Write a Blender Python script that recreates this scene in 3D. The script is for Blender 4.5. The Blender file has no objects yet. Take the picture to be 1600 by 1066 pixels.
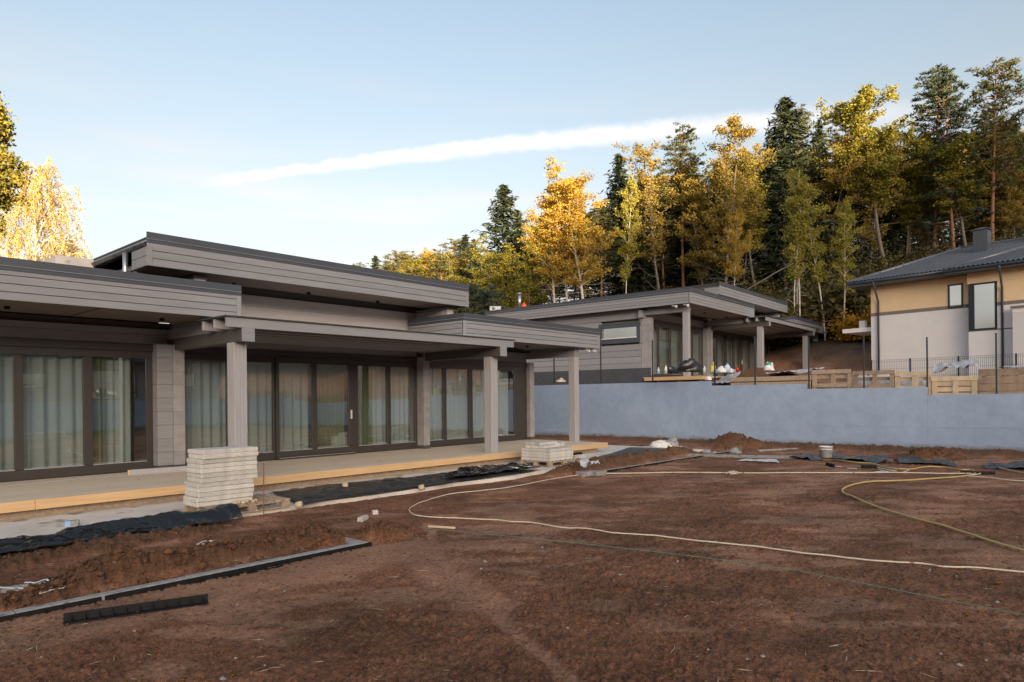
import bpy, math, random
import numpy as np
from mathutils import Vector, Matrix

random.seed(7)
SC = bpy.context.scene
COL = SC.collection
PI = math.pi
rad = math.radians

# ------------------------------------------------------------------ camera
CAM_Z = 1.85
HEAD = rad(41.53)            # heading of the optical axis
ROLL = rad(.58)
FPX, CXP, V0 = 1067.0, 800.0, 621.5
cam = bpy.data.cameras.new('camera')
cam.sensor_width = 36.0
cam.lens = 36.0 * FPX / 1600.0
cam.shift_y = (V0 - 533.0) / 1600.0
cam.clip_start = .1
cam.clip_end = 2500
camo = bpy.data.objects.new('camera', cam)
COL.objects.link(camo)
camo.matrix_world = (Matrix.Translation((0, 0, CAM_Z)) @ Matrix.Rotation(HEAD - PI / 2, 4, 'Z')
                     @ Matrix.Rotation(PI / 2, 4, 'X') @ Matrix.Rotation(-ROLL, 4, 'Z'))
SC.camera = camo
AX = Vector((math.cos(HEAD), math.sin(HEAD), 0))
RT0 = Vector((math.sin(HEAD), -math.cos(HEAD), 0))
RT = RT0 * math.cos(ROLL) + Vector((0, 0, -math.sin(ROLL)))
UP = RT0 * math.sin(ROLL) + Vector((0, 0, math.cos(ROLL)))


def ray(u, v):
    return AX + RT * ((u - CXP) / FPX) + UP * ((V0 - v) / FPX)


def G(u, v, z=0.0):
    """survey of the photograph: where the ray of a pixel meets the level z"""
    D = ray(u, v)
    t = (z - CAM_Z) / D.z
    return Vector((D.x * t, D.y * t, z))


def T(u, t, z=0.0):
    """ground point at image column u and distance t along the view axis"""
    p = AX * t + RT0 * (t * (u - CXP) / FPX)
    return Vector((p.x, p.y, z))


def ztop(u, v, t):
    D = ray(u, v)
    return CAM_Z + D.z * t


# ------------------------------------------------------------------ sky, sun, exposure
SUN_EL = rad(5.5)
SUN_HEAD = rad(-125.0)        # heading (from +X, counter-clockwise) the sunlight comes from
world = bpy.data.worlds.new('World')
SC.world = world
world.use_nodes = True
wn, wl = world.node_tree.nodes, world.node_tree.links
wn.clear()
sky = wn.new('ShaderNodeTexSky')
sky.sky_type = 'NISHITA'
sky.sun_disc = False
sky.sun_elevation = SUN_EL
sky.sun_rotation = PI / 2 - SUN_HEAD
sky.altitude = 150
sky.air_density = 1.0
sky.dust_density = 6.0
sky.ozone_density = 1.0
bg = wn.new('ShaderNodeBackground')
bg.inputs['Strength'].default_value = .13
wout = wn.new('ShaderNodeOutputWorld')
tc = wn.new('ShaderNodeTexCoord')


def wmath(op, a, b=None, c=None, clamp=False):
    n = wn.new('ShaderNodeMath')
    n.operation = op
    n.use_clamp = clamp
    for i, s in enumerate((a, b, c)):
        if s is None:
            continue
        if isinstance(s, (int, float)):
            n.inputs[i].default_value = s
        else:
            wl.new(s, n.inputs[i])
    return n.outputs[0]


def wdot(vec):
    n = wn.new('ShaderNodeVectorMath')
    n.operation = 'DOT_PRODUCT'
    wl.new(tc.outputs['Generated'], n.inputs[0])
    n.inputs[1].default_value = vec
    return n.outputs['Value']


def wsmooth(x, a, b):
    n = wn.new('ShaderNodeMapRange')
    n.interpolation_type = 'SMOOTHSTEP'
    n.inputs['From Min'].default_value = a
    n.inputs['From Max'].default_value = b
    wl.new(x, n.inputs['Value'])
    return n.outputs['Result']


# contrail: a thin band of cloud along a great circle of the sky
c1 = ray(300, 289).normalized()
c2 = ray(1250, 183).normalized()
cn = c1.cross(c2).normalized()
cm = (c2 - c1 * c1.dot(c2)).normalized()
across = wdot(cn)
along = wmath('ARCTAN2', wdot(cm), wdot(c1))
mp = wn.new('ShaderNodeMapping')
wl.new(tc.outputs['Generated'], mp.inputs['Vector'])
mp.inputs['Scale'].default_value = (26, 26, 44)
nz = wn.new('ShaderNodeTexNoise')
nz.inputs['Scale'].default_value = 1.0
nz.inputs['Detail'].default_value = 6
nz.inputs['Roughness'].default_value = .62
wl.new(mp.outputs[0], nz.inputs['Vector'])
wob = wmath('MULTIPLY', wmath('SUBTRACT', nz.outputs['Fac'], .5), .019)
bow = wmath('MULTIPLY', wmath('MULTIPLY', along, wmath('SUBTRACT', .72, along)), .05)
acr = wmath('ABSOLUTE', wmath('ADD', wmath('ADD', across, wob), bow))
wid = wmath('ADD', wmath('MULTIPLY', along, .0125), .0045)
trail = wsmooth(wmath('DIVIDE', acr, wid), 1.6, .0)
trail = wmath('MULTIPLY', trail, wsmooth(along, .0, .10))
trail = wmath('MULTIPLY', trail, wsmooth(along, 1.15, .62))
trail = wmath('MULTIPLY', trail, wmath('ADD', wmath('MULTIPLY', nz.outputs['Fac'], .9), .42), clamp=True)
# faint cirrus streaks low in the sky
mp2 = wn.new('ShaderNodeMapping')
wl.new(tc.outputs['Generated'], mp2.inputs['Vector'])
mp2.inputs['Rotation'].default_value = (0, rad(6), rad(20))
mp2.inputs['Scale'].default_value = (1.6, 1.6, 15)
nz2 = wn.new('ShaderNodeTexNoise')
nz2.inputs['Scale'].default_value = 1.6
nz2.inputs['Detail'].default_value = 5
nz2.inputs['Roughness'].default_value = .55
wl.new(mp2.outputs[0], nz2.inputs['Vector'])
sepz = wn.new('ShaderNodeSeparateXYZ')
wl.new(tc.outputs['Generated'], sepz.inputs[0])
low = wsmooth(sepz.outputs['Z'], .52, .08)
cir = wmath('MULTIPLY', wsmooth(nz2.outputs['Fac'], .42, .72), low)
veil = wmath('ADD', wmath('MULTIPLY', cir, .6), wmath('ADD', wmath('MULTIPLY', wsmooth(sepz.outputs['Z'], .62, .0), .45), .17), clamp=True)
mx1 = wn.new('ShaderNodeMix')
mx1.data_type = 'RGBA'
wl.new(veil, mx1.inputs['Factor'])
wl.new(sky.outputs[0], mx1.inputs['A'])
bw_ = wn.new('ShaderNodeRGBToBW')
wl.new(sky.outputs[0], bw_.inputs[0])


def whiten(k, add):
    cb = wn.new('ShaderNodeCombineColor')
    for i, c in enumerate((1.02, .985, .995)):
        wl.new(wmath('MULTIPLY_ADD', bw_.outputs[0], k * c, add * c), cb.inputs[i])
    return cb.outputs[0]


wl.new(whiten(1.12, .0), mx1.inputs['B'])
mx2 = wn.new('ShaderNodeMix')
mx2.data_type = 'RGBA'
wl.new(wmath('MULTIPLY', trail, 1.0), mx2.inputs['Factor'])
wl.new(mx1.outputs['Result'], mx2.inputs['A'])
wl.new(whiten(1.55, .0), mx2.inputs['B'])
wl.new(mx2.outputs['Result'], bg.inputs['Color'])
wl.new(bg.outputs[0], wout.inputs[0])

sund = Vector((math.cos(SUN_EL) * math.cos(SUN_HEAD), math.cos(SUN_EL) * math.sin(SUN_HEAD), math.sin(SUN_EL)))
sl = bpy.data.lights.new('sun', 'SUN')
sl.energy = 4.6
sl.angle = rad(.5)
sl.color = (1.0, .77, .47)
so = bpy.data.objects.new('sun', sl)
COL.objects.link(so)
so.location = (0, 0, 60)
so.rotation_euler = (-sund).to_track_quat('-Z', 'Y').to_euler()

SC.view_settings.view_transform = 'Standard'
SC.view_settings.look = 'None'
SC.view_settings.gamma = 1
SC.view_settings.use_curve_mapping = False
SC.view_settings.exposure = 2.02
SC.render.engine = 'CYCLES'
world.cycles.sampling_method = 'AUTOMATIC'
SC.cycles.use_light_tree = False
SC.cycles.use_denoising = True
SC.cycles.denoising_prefilter = 'NONE'
SC.cycles.max_bounces = 8
SC.cycles.diffuse_bounces = 4
SC.cycles.transparent_max_bounces = 8
SC.cycles.caustics_reflective = False
SC.cycles.caustics_refractive = False


# ------------------------------------------------------------------ materials
def new_mat(name):
    m = bpy.data.materials.new(name)
    m.use_nodes = True
    nt = m.node_tree
    return m, nt.nodes, nt.links, nt.nodes['Principled BSDF']


def pm(name, col, rough=.6, var=.12, scale=3.0, bump=0.0, bscale=60.0, metal=0.0, stretch=None,
       spec=.5, col2=None, spots=None, coord='Object'):
    """painted / raw surface: base colour broken up by noise, with a fine relief"""
    m, n, l, b = new_mat(name)
    t = n.new('ShaderNodeTexCoord')
    vec = t.outputs[coord]
    if stretch:
        mp_ = n.new('ShaderNodeMapping')
        mp_.inputs['Scale'].default_value = stretch
        l.new(vec, mp_.inputs['Vector'])
        vec = mp_.outputs[0]
    nz_ = n.new('ShaderNodeTexNoise')
    nz_.inputs['Scale'].default_value = scale
    nz_.inputs['Detail'].default_value = 7
    nz_.inputs['Roughness'].default_value = .62
    l.new(vec, nz_.inputs['Vector'])
    oi = n.new('ShaderNodeObjectInfo')
    ad = n.new('ShaderNodeMath')
    ad.operation = 'MULTIPLY_ADD'
    l.new(oi.outputs['Random'], ad.inputs[0])
    ad.inputs[1].default_value = .22
    l.new(nz_.outputs['Fac'], ad.inputs[2])
    rp = n.new('ShaderNodeValToRGB')
    a = [max(0, c * (1 - var)) for c in col]
    c2 = col2 if col2 else [min(1, c * (1 + var)) for c in col]
    rp.color_ramp.elements[0].position = .36
    rp.color_ramp.elements[0].color = (*a, 1)
    rp.color_ramp.elements[1].position = .82
    rp.color_ramp.elements[1].color = (*c2, 1)
    l.new(ad.outputs[0], rp.inputs['Fac'])
    out = rp.outputs['Color']
    if spots:
        ns = n.new('ShaderNodeTexNoise')
        ns.inputs['Scale'].default_value = spots[1]
        ns.inputs['Detail'].default_value = 3
        l.new(t.outputs[coord], ns.inputs['Vector'])
        mr = n.new('ShaderNodeMapRange')
        mr.inputs['From Min'].default_value = spots[2]
        mr.inputs['From Max'].default_value = spots[2] + .08
        l.new(ns.outputs['Fac'], mr.inputs['Value'])
        mx = n.new('ShaderNodeMix')
        mx.data_type = 'RGBA'
        l.new(mr.outputs[0], mx.inputs['Factor'])
        l.new(out, mx.inputs['A'])
        mx.inputs['B'].default_value = (*spots[0], 1)
        out = mx.outputs['Result']
    l.new(out, b.inputs['Base Color'])
    b.inputs['Roughness'].default_value = rough
    b.inputs['Metallic'].default_value = metal
    b.inputs['Specular IOR Level'].default_value = spec
    if bump:
        nb = n.new('ShaderNodeTexNoise')
        nb.inputs['Scale'].default_value = bscale
        nb.inputs['Detail'].default_value = 4
        l.new(vec, nb.inputs['Vector'])
        bp = n.new('ShaderNodeBump')
        bp.inputs['Strength'].default_value = bump
        bp.inputs['Distance'].default_value = .02
        l.new(nb.outputs['Fac'], bp.inputs['Height'])
        l.new(bp.outputs[0], b.inputs['Normal'])
    return m


def leaf_mat(name, cols, trans=.35, rough=.6):
    """foliage: a colour per leaf from the mesh attribute 'rnd', shifted a little per tree"""
    m, n, l, b = new_mat(name)
    at = n.new('ShaderNodeAttribute')
    at.attribute_name = 'rnd'
    oi = n.new('ShaderNodeObjectInfo')
    ad = n.new('ShaderNodeMath')
    ad.operation = 'MULTIPLY_ADD'
    l.new(oi.outputs['Random'], ad.inputs[0])
    ad.inputs[1].default_value = .25
    l.new(at.outputs['Fac'], ad.inputs[2])
    sb = n.new('ShaderNodeMath')
    sb.operation = 'SUBTRACT'
    l.new(ad.outputs[0], sb.inputs[0])
    sb.inputs[1].default_value = .12
    rp = n.new('ShaderNodeValToRGB')
    e = rp.color_ramp.elements
    e[0].color = (*cols[0], 1)
    e[1].color = (*cols[-1], 1)
    for i, c in enumerate(cols[1:-1]):
        k = e.new((i + 1) / (len(cols) - 1))
        k.color = (*c, 1)
    l.new(sb.outputs[0], rp.inputs['Fac'])
    l.new(rp.outputs[0], b.inputs['Base Color'])
    b.inputs['Roughness'].default_value = rough
    b.inputs['Specular IOR Level'].default_value = .25
    tr = n.new('ShaderNodeBsdfTranslucent')
    l.new(rp.outputs[0], tr.inputs['Color'])
    mx = n.new('ShaderNodeMixShader')
    mx.inputs[0].default_value = trans
    l.new(b.outputs[0], mx.inputs[1])
    l.new(tr.outputs[0], mx.inputs[2])
    l.new(mx.outputs[0], n['Material Output'].inputs['Surface'])
    return m


M = {}
M['taupe'] = pm('taupe_painted_timber', (.275, .272, .284), .62, .13, 2.2, .25, 30, stretch=(.6, 4, 6))
M['taupe_end'] = pm('taupe_painted_end_grain', (.315, .298, .298), .7, .16, 5, .3, 90, spots=((.12, .085, .06), 26, .70))
M['column'] = pm('taupe_column_timber', (.365, .355, .368), .58, .1, 3, .2, 40, stretch=(6, 6, .5))
M['primed_lifted'] = pm('light_lifted_primed_timber', (.60, .545, .525), .7, .10, 2.2, .25, 30, stretch=(.6, 4, 6))  # primer tone, paled further to make up for light missing under the eaves
M['bouncesheet'] = pm('pale_bounce_sheet', (.62, .62, .62), .6, .1, 2)  # pale canopy top added to bounce sky light onto the raised wall
M['frame'] = pm('dark_brown_window_frame', (.048, .040, .036), .42, .15, 4)
M['plinth'] = pm('dark_grey_plinth', (.075, .075, .078), .75, .25, 9, .3, 50)
M['flash'] = pm('graphite_sheet_metal', (.060, .066, .080), .38, .14, 1.5, .06, 5, spec=.6)
M['drip'] = pm('bright_drip_edge', (.34, .35, .36), .4, .1, 4)
M['soffit'] = pm('brown_soffit_board', (.155, .112, .088), .6, .14, 3, .15, 40)
M['darkbeam'] = pm('dark_brown_beam', (.085, .076, .072), .6, .15, 3, .2, 40)
M['membrane'] = pm('bitumen_roof_sheet', (.05, .052, .058), .8, .2, 3, .3, 80)
M['pine'] = pm('raw_pine_board', (.62, .40, .205), .6, .18, 2.0, .15, 50, stretch=(.7, 5, 12), spots=((.20, .085, .03), 7, .74))
M['deck'] = pm('pale_deck_board', (.68, .575, .46), .7, .14, 2.5, .25, 60, stretch=(.5, 9, 9))
M['oldwood'] = pm('weathered_pallet_wood', (.40, .30, .215), .8, .35, 5, .4, 60, stretch=(3, 3, 3))
M['newwood'] = pm('pale_pallet_wood', (.58, .45, .30), .75, .25, 4, .3, 60)
M['greywood'] = pm('rough_brown_plank', (.33, .235, .165), .85, .3, 5, .4, 60)
M['concrete'] = pm('pale_concrete_slab', (.60, .575, .53), .9, .22, 8, .5, 120, spots=((.36, .34, .30), 60, .62))
M['patio'] = pm('dusty_concrete_base', (.66, .60, .54), .92, .2, 1.3, .3, 90, spots=((.36, .29, .24), 2.2, .60))
M['granite'] = pm('grey_stone_kerb', (.30, .29, .285), .85, .3, 14, .4, 120, spots=((.15, .145, .14), 9, .6))
M['plastic'] = pm('black_plastic_film', (.012, .012, .013), .20, .3, 3, .45, 18, spec=.6)
M['dusty'] = pm('dusty_black_membrane', (.030, .031, .034), .42, .4, 5, .3, 20, spots=((.13, .10, .08), 6, .60))
M['blackedge'] = pm('black_plastic_edging', (.010, .010, .011), .62, .2, 6, spec=.25)
M['tape'] = pm('faded_blue_tape', (.24, .42, .66), .6, .1, 6)
M['darkplinth'] = pm('blue_grey_plinth_coating', (.062, .066, .078), .75, .2, 5, .2, 40)
M['white'] = pm('white_plastic', (.78, .78, .76), .45, .06, 5)
M['paper'] = pm('white_dusty_sheet', (.66, .65, .64), .8, .12, 8, .2, 40)
M['sheet'] = pm('pale_grey_film', (.50, .49, .50), .45, .16, 4, .35, 12, spec=.6)
M['bag'] = pm('black_bin_bag', (.012, .012, .014), .32, .3, 4, .3, 20, spec=.7)
M['yellow'] = pm('yellow_canister', (.70, .56, .10), .45, .06, 4)
M['blue'] = pm('blue_cap', (.05, .28, .62), .4, .06, 4)
M['lblue'] = pm('pale_blue_bottle', (.50, .66, .78), .35, .06, 4)
M['green'] = pm('green_plastic_tag', (.015, .36, .20), .45, .1, 4)
M['red'] = pm('red_plastic', (.55, .03, .02), .4, .1, 4)
M['orange'] = pm('orange_plastic', (.85, .12, .02), .45, .1, 4)
M['rope'] = pm('dusty_cream_cable', (.62, .54, .42), .7, .15, 30, spots=((.22, .13, .08), 6, .64))
M['hose'] = pm('dusty_yellow_hose', (.52, .38, .14), .55, .15, 30, spots=((.25, .15, .07), 5, .66))
M['string'] = pm('green_string', (.10, .20, .15), .8, .15, 30)
M['steel'] = pm('grey_stainless_steel', (.55, .56, .57), .3, .1, 5, metal=.8)
M['rust'] = pm('rusty_bar', (.22, .09, .05), .8, .3, 12)
M['post'] = pm('graphite_fence_post', (.020, .025, .034), .45, .15, 5)
M['tile'] = pm('graphite_roof_tile', (.095, .102, .120), .24, .18, 2, spec=.9)
M['ochre'] = pm('ochre_render', (.82, .60, .36), .85, .06, 1.5, .35, 160)
M['greyrender'] = pm('pale_grey_render', (.77, .755, .75), .85, .05, 1.2, .35, 160)
M['whiterender'] = pm('white_render', (.66, .65, .64), .85, .05, 1.2, .3, 160)
M['band'] = pm('brown_band', (.20, .165, .14), .7, .08, 3)
M['bark_pine'] = pm('orange_pine_bark', (.22, .105, .058), .9, .35, 6, .6, 25, stretch=(3, 3, .8), coord='Object')
M['bark_grey'] = pm('grey_brown_bark', (.15, .125, .10), .9, .35, 5, .6, 25, stretch=(3, 3, .8))
M['bark_pale'] = pm('pale_aspen_bark', (.52, .47, .39), .85, .2, 4, .4, 25, stretch=(3, 3, 1), spots=((.10, .085, .07), 5, .66))
M['bark_dark'] = pm('dark_spruce_bark', (.075, .058, .046), .9, .35, 5, .6, 25)
M['room'] = pm('room_plaster', (.36, .34, .30), .9, .05, 2)
M['roomfloor'] = pm('room_floor', (.20, .15, .11), .6, .15, 2)

M['lf_gold'] = leaf_mat('golden_leaves', [(0.34, 0.215, 0.035), (0.53, 0.35, 0.05), (0.66, 0.45, 0.08), (0.42, 0.31, 0.05)], .45)
M['lf_birch'] = leaf_mat('olive_gold_leaves', [(0.16, 0.13, 0.034), (0.29, 0.215, 0.05), (0.4, 0.275, 0.06), (0.21, 0.185, 0.045)], .4)
M['lf_aspen'] = leaf_mat('yellow_green_leaves', [(0.17, 0.165, 0.03), (0.32, 0.29, 0.045), (0.46, 0.38, 0.06), (0.24, 0.24, 0.045)], .4)
M['lf_willow'] = leaf_mat('willow_leaves', [(0.13, 0.135, 0.024), (0.25, 0.225, 0.034), (0.38, 0.31, 0.045), (0.17, 0.18, 0.03)], .35)
M['lf_spruce'] = leaf_mat('spruce_needles', [(0.018, 0.027, 0.014), (0.03, 0.042, 0.019), (0.045, 0.055, 0.023)], .1)
M['lf_pine'] = leaf_mat('pine_needles', [(.045, .055, .022), (.085, .092, .032), (.14, .13, .042)], .15)
M['lf_sunpine'] = leaf_mat('amber_lit_pine_needles', [(.06, .065, .022), (.14, .125, .035), (.26, .19, .045)], .2)  # amber of the low sun put into the needle colour of far pines
M['lf_bluepine'] = leaf_mat('blue_pine_needles', [(.035, .055, .038), (.06, .085, .055), (.09, .11, .065)], .15)
M['lf_oak'] = leaf_mat('oak_leaves', [(0.1, 0.11, 0.02), (0.2, 0.18, 0.03), (0.34, 0.26, 0.04), (0.15, 0.155, 0.03)], .3)
M['lf_amber'] = leaf_mat('amber_leaves', [(.26, .12, .01), (.48, .24, .02), (.60, .34, .03)], .35)
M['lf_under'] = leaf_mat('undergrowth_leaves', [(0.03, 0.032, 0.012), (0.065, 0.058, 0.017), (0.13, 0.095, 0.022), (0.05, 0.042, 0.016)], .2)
M['lf_bare'] = pm('bare_twigs', (.17, .135, .10), .9, .3, 6)


# glass: mostly clear pane with a mirror-like surface
def glass_mat(name, tint, refl):
    m, n, l, b = new_mat(name)
    n.remove(b)
    g = n.new('ShaderNodeBsdfGlossy')
    g.inputs['Roughness'].default_value = .012
    g.inputs['Color'].default_value = (.95, .97, 1, 1)
    nb = n.new('ShaderNodeTexNoise')
    nb.inputs['Scale'].default_value = .55
    nb.inputs['Detail'].default_value = 0
    tcn = n.new('ShaderNodeTexCoord')
    l.new(tcn.outputs['Object'], nb.inputs['Vector'])
    bp = n.new('ShaderNodeBump')
    bp.inputs['Strength'].default_value = .06
    bp.inputs['Distance'].default_value = .25
    l.new(nb.outputs['Fac'], bp.inputs['Height'])
    l.new(bp.outputs[0], g.inputs['Normal'])
    t = n.new('ShaderNodeBsdfTransparent')
    t.inputs['Color'].default_value = (*tint, 1)
    fr = n.new('ShaderNodeFresnel')
    fr.inputs['IOR'].default_value = 1.5
    ma = n.new('ShaderNodeMath')
    ma.operation = 'MULTIPLY_ADD'
    l.new(fr.outputs[0], ma.inputs[0])
    ma.inputs[1].default_value = 1.0
    ma.inputs[2].default_value = refl
    ma.use_clamp = True
    ge = n.new('ShaderNodeNewGeometry')          # the rear face of a pane adds no second mirror
    fb = n.new('ShaderNodeMath')
    fb.operation = 'SUBTRACT'
    fb.inputs[0].default_value = 1.0
    l.new(ge.outputs['Backfacing'], fb.inputs[1])
    mb = n.new('ShaderNodeMath')
    mb.operation = 'MULTIPLY'
    l.new(ma.outputs[0], mb.inputs[0])
    l.new(fb.outputs[0], mb.inputs[1])
    mx = n.new('ShaderNodeMixShader')
    l.new(mb.outputs[0], mx.inputs[0])
    l.new(t.outputs[0], mx.inputs[1])
    l.new(g.outputs[0], mx.inputs[2])
    l.new(mx.outputs[0], n['Material Output'].inputs['Surface'])
    return m


M['glass'] = glass_mat('clear_coated_glass', (.84, .88, .875), .24)
M['glass3'] = glass_mat('reflective_glass', (.80, .84, .86), .75)


def cloth_mat(name, col, trans):
    m, n, l, b = new_mat(name)
    n.remove(b)
    df = n.new('ShaderNodeBsdfDiffuse')
    df.inputs['Color'].default_value = (*col, 1)
    tl = n.new('ShaderNodeBsdfTranslucent')
    tl.inputs['Color'].default_value = (*col, 1)
    mx = n.new('ShaderNodeMixShader')
    mx.inputs[0].default_value = .35
    l.new(df.outputs[0], mx.inputs[1])
    l.new(tl.outputs[0], mx.inputs[2])
    tp = n.new('ShaderNodeBsdfTransparent')
    m2 = n.new('ShaderNodeMixShader')
    m2.inputs[0].default_value = trans
    l.new(mx.outputs[0], m2.inputs[1])
    l.new(tp.outputs[0], m2.inputs[2])
    l.new(m2.outputs[0], n['Material Output'].inputs['Surface'])
    return m


M['sheer'] = cloth_mat('sheer_voile', (.88, .90, .85), .03)
M['drape'] = cloth_mat('sage_green_drape', (.42, .44, .27), .05)
M['blind'] = cloth_mat('pale_blind', (.84, .82, .77), .03)


# ------------------------------------------------------------------ noise in numpy
RNG = np.random.default_rng(11)
_TAB = RNG.random((8, 256, 256))


def vn(x, y, s=0):
    x = np.asarray(x, float)
    y = np.asarray(y, float)
    xi = np.floor(x).astype(int)
    yi = np.floor(y).astype(int)
    fx = x - xi
    fy = y - yi
    fx = fx * fx * (3 - 2 * fx)
    fy = fy * fy * (3 - 2 * fy)
    t = _TAB[s % 8]
    a = t[xi & 255, yi & 255]
    b = t[(xi + 1) & 255, yi & 255]
    c = t[xi & 255, (yi + 1) & 255]
    d = t[(xi + 1) & 255, (yi + 1) & 255]
    return (a * (1 - fx) + b * fx) * (1 - fy) + (c * (1 - fx) + d * fx) * fy


def fbm(x, y, o=4, s=0):
    r = 0
    a = .5
    for i in range(o):
        r = r + a * (vn(x * 2 ** i + 17.3 * i, y * 2 ** i + 5.1 * i, s + i) - .5)
        a *= .5
    return r


def sstep(x, a, b):
    t = np.clip((x - a) / (b - a), 0, 1)
    return t * t * (3 - 2 * t)


# ------------------------------------------------------------------ object helpers
def link(o, parent=None, label=None, cat=None, group=None, kind=None):
    COL.objects.link(o)
    if parent is not None:
        o.parent = parent
    if label:
        o['label'] = label
    if cat:
        o['category'] = cat
    if group:
        o['group'] = group
    if kind:
        o['kind'] = kind
    return o


def thing(name, label, cat, loc=(0, 0, 0), rz=0.0, group=None):
    o = bpy.data.objects.new(name, None)
    o.empty_display_size = .2
    o.location = loc
    o.rotation_euler = (0, 0, rz)
    return link(o, None, label, cat, group)


def np_mesh(name, verts, faces, mat, smooth=False, attrs=None):
    """verts (n,3), faces (m,k) arrays"""
    me = bpy.data.meshes.new(name)
    verts = np.asarray(verts, np.float32)
    faces = np.asarray(faces, np.int32)
    nf, k = faces.shape
    me.vertices.add(len(verts))
    me.vertices.foreach_set('co', verts.ravel())
    me.loops.add(nf * k)
    me.loops.foreach_set('vertex_index', faces.ravel())
    me.polygons.add(nf)
    me.polygons.foreach_set('loop_start', np.arange(0, nf * k, k, dtype=np.int32))
    me.polygons.foreach_set('loop_total', np.full(nf, k, np.int32))
    if smooth:
        me.polygons.foreach_set('use_smooth', np.ones(nf, bool))
    me.update(calc_edges=True)
    if attrs:
        for an, av in attrs.items():
            a = me.attributes.new(an, 'FLOAT', 'POINT')
            a.data.foreach_set('value', np.asarray(av, np.float32))
    if mat:
        me.materials.append(mat)
    return me


class MB:
    """a small mesh collector"""

    def __init__(s):
        s.v = []
        s.f = []

    def add(s, vs, fs):
        n = len(s.v)
        s.v += [tuple(p) for p in vs]
        s.f += [tuple(i + n for i in f) for f in fs]
        return s

    def box(s, x0, y0, z0, x1, y1, z1, ch=0.0):
        if x0 > x1: x0, x1 = x1, x0
        if y0 > y1: y0, y1 = y1, y0
        if z0 > z1: z0, z1 = z1, z0
        if ch <= 0:
            return s.add([(x0, y0, z0), (x1, y0, z0), (x1, y1, z0), (x0, y1, z0),
                          (x0, y0, z1), (x1, y0, z1), (x1, y1, z1), (x0, y1, z1)],
                         [(0, 3, 2, 1), (4, 5, 6, 7), (0, 1, 5, 4), (1, 2, 6, 5), (2, 3, 7, 6), (3, 0, 4, 7)])
        c = min(ch, (x1 - x0) * .4, (y1 - y0) * .4, (z1 - z0) * .4)
        vs = []
        for z, i in ((z0, c), (z0 + c, 0), (z1 - c, 0), (z1, c)):
            a0, a1, b0, b1 = x0 + i, x1 - i, y0 + i, y1 - i
            k = c if i == 0 else 0
            vs += [(a0 + k, b0, z), (a1 - k, b0, z), (a1, b0 + k, z), (a1, b1 - k, z),
                   (a1 - k, b1, z), (a0 + k, b1, z), (a0, b1 - k, z), (a0, b0 + k, z)]
        fs = [tuple(range(7, -1, -1)), tuple(range(24, 32))]
        for r in range(3):
            for i in range(8):
                j = (i + 1) % 8
                fs.append((r * 8 + i, r * 8 + j, r * 8 + 8 + j, r * 8 + 8 + i))
        return s.add(vs, fs)

    def tube(s, pts, r, n=8, cap=True):
        pts = [Vector(p) for p in pts]
        rs = r if isinstance(r, (list, tuple)) else [r] * len(pts)
        base = len(s.v)
        up = Vector((0, 0, 1))
        prev = None
        for i, p in enumerate(pts):
            d = (pts[min(i + 1, len(pts) - 1)] - pts[max(i - 1, 0)])
            d = d.normalized() if d.length > 1e-9 else Vector((0, 0, 1))
            if prev is None:
                a = d.cross(up if abs(d.z) < .9 else Vector((1, 0, 0))).normalized()
            else:
                a = (prev - d * prev.dot(d)).normalized()
            prev = a
            b = d.cross(a)
            for k in range(n):
                w = 2 * PI * k / n
                s.v.append(tuple(p + (a * math.cos(w) + b * math.sin(w)) * rs[i]))
        for i in range(len(pts) - 1):
            for k in range(n):
                j = (k + 1) % n
                s.f.append((base + i * n + k, base + i * n + j, base + (i + 1) * n + j, base + (i + 1) * n + k))
        if cap:
            s.f.append(tuple(base + k for k in range(n - 1, -1, -1)))
            s.f.append(tuple(base + (len(pts) - 1) * n + k for k in range(n)))
        return s

    def lathe(s, prof, c=(0, 0, 0), n=20):
        base = len(s.v)
        for r, z in prof:
            for k in range(n):
                w = 2 * PI * k / n
                s.v.append((c[0] + r * math.cos(w), c[1] + r * math.sin(w), c[2] + z))
        for i in range(len(prof) - 1):
            for k in range(n):
                j = (k + 1) % n
                s.f.append((base + i * n + k, base + i * n + j, base + (i + 1) * n + j, base + (i + 1) * n + k))
        return s

    def prism(s, poly, z0, z1):
        n = len(poly)
        return s.add([(p[0], p[1], z0) for p in poly] + [(p[0], p[1], z1) for p in poly],
                     [tuple(range(n - 1, -1, -1)), tuple(range(n, 2 * n))] +
                     [(i, (i + 1) % n, n + (i + 1) % n, n + i) for i in range(n)])

    def mesh(s, name, mat, smooth=False):
        me = bpy.data.meshes.new(name)
        me.from_pydata(s.v, [], s.f)
        if smooth:
            me.polygons.foreach_set('use_smooth', np.ones(len(me.polygons), bool))
        if mat:
            me.materials.append(mat)
        me.update()
        return me

    def build(s, name, mat, parent=None, smooth=False, label=None, cat=None, group=None, kind=None, loc=None, rz=None):
        o = bpy.data.objects.new(name, s.mesh(name, mat, smooth))
        if loc is not None:
            o.location = loc
        if rz is not None:
            o.rotation_euler = (0, 0, rz)
        return link(o, parent, label, cat, group, kind)


def copy_tree(o, parent=None, group=None, label=None):
    c = o.copy()
    COL.objects.link(c)
    c.parent = parent
    if label:
        c['label'] = label
    if group:
        c['group'] = group
    for ch in list(o.children):
        copy_tree(ch, c)
    return c


#@@SETTING
#@@HOUSES
#@@THINGS
#@@TREES
# ================================================================== SETTING
SD = (math.cos(SUN_HEAD), math.sin(SUN_HEAD))


def terrace_level(y):
    return 1.72 + .20 * sstep(y, 4.2, 4.6) + .17 * sstep(y, 7.8, 8.2) + .19 * sstep(y, 11.3, 11.7)


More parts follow.
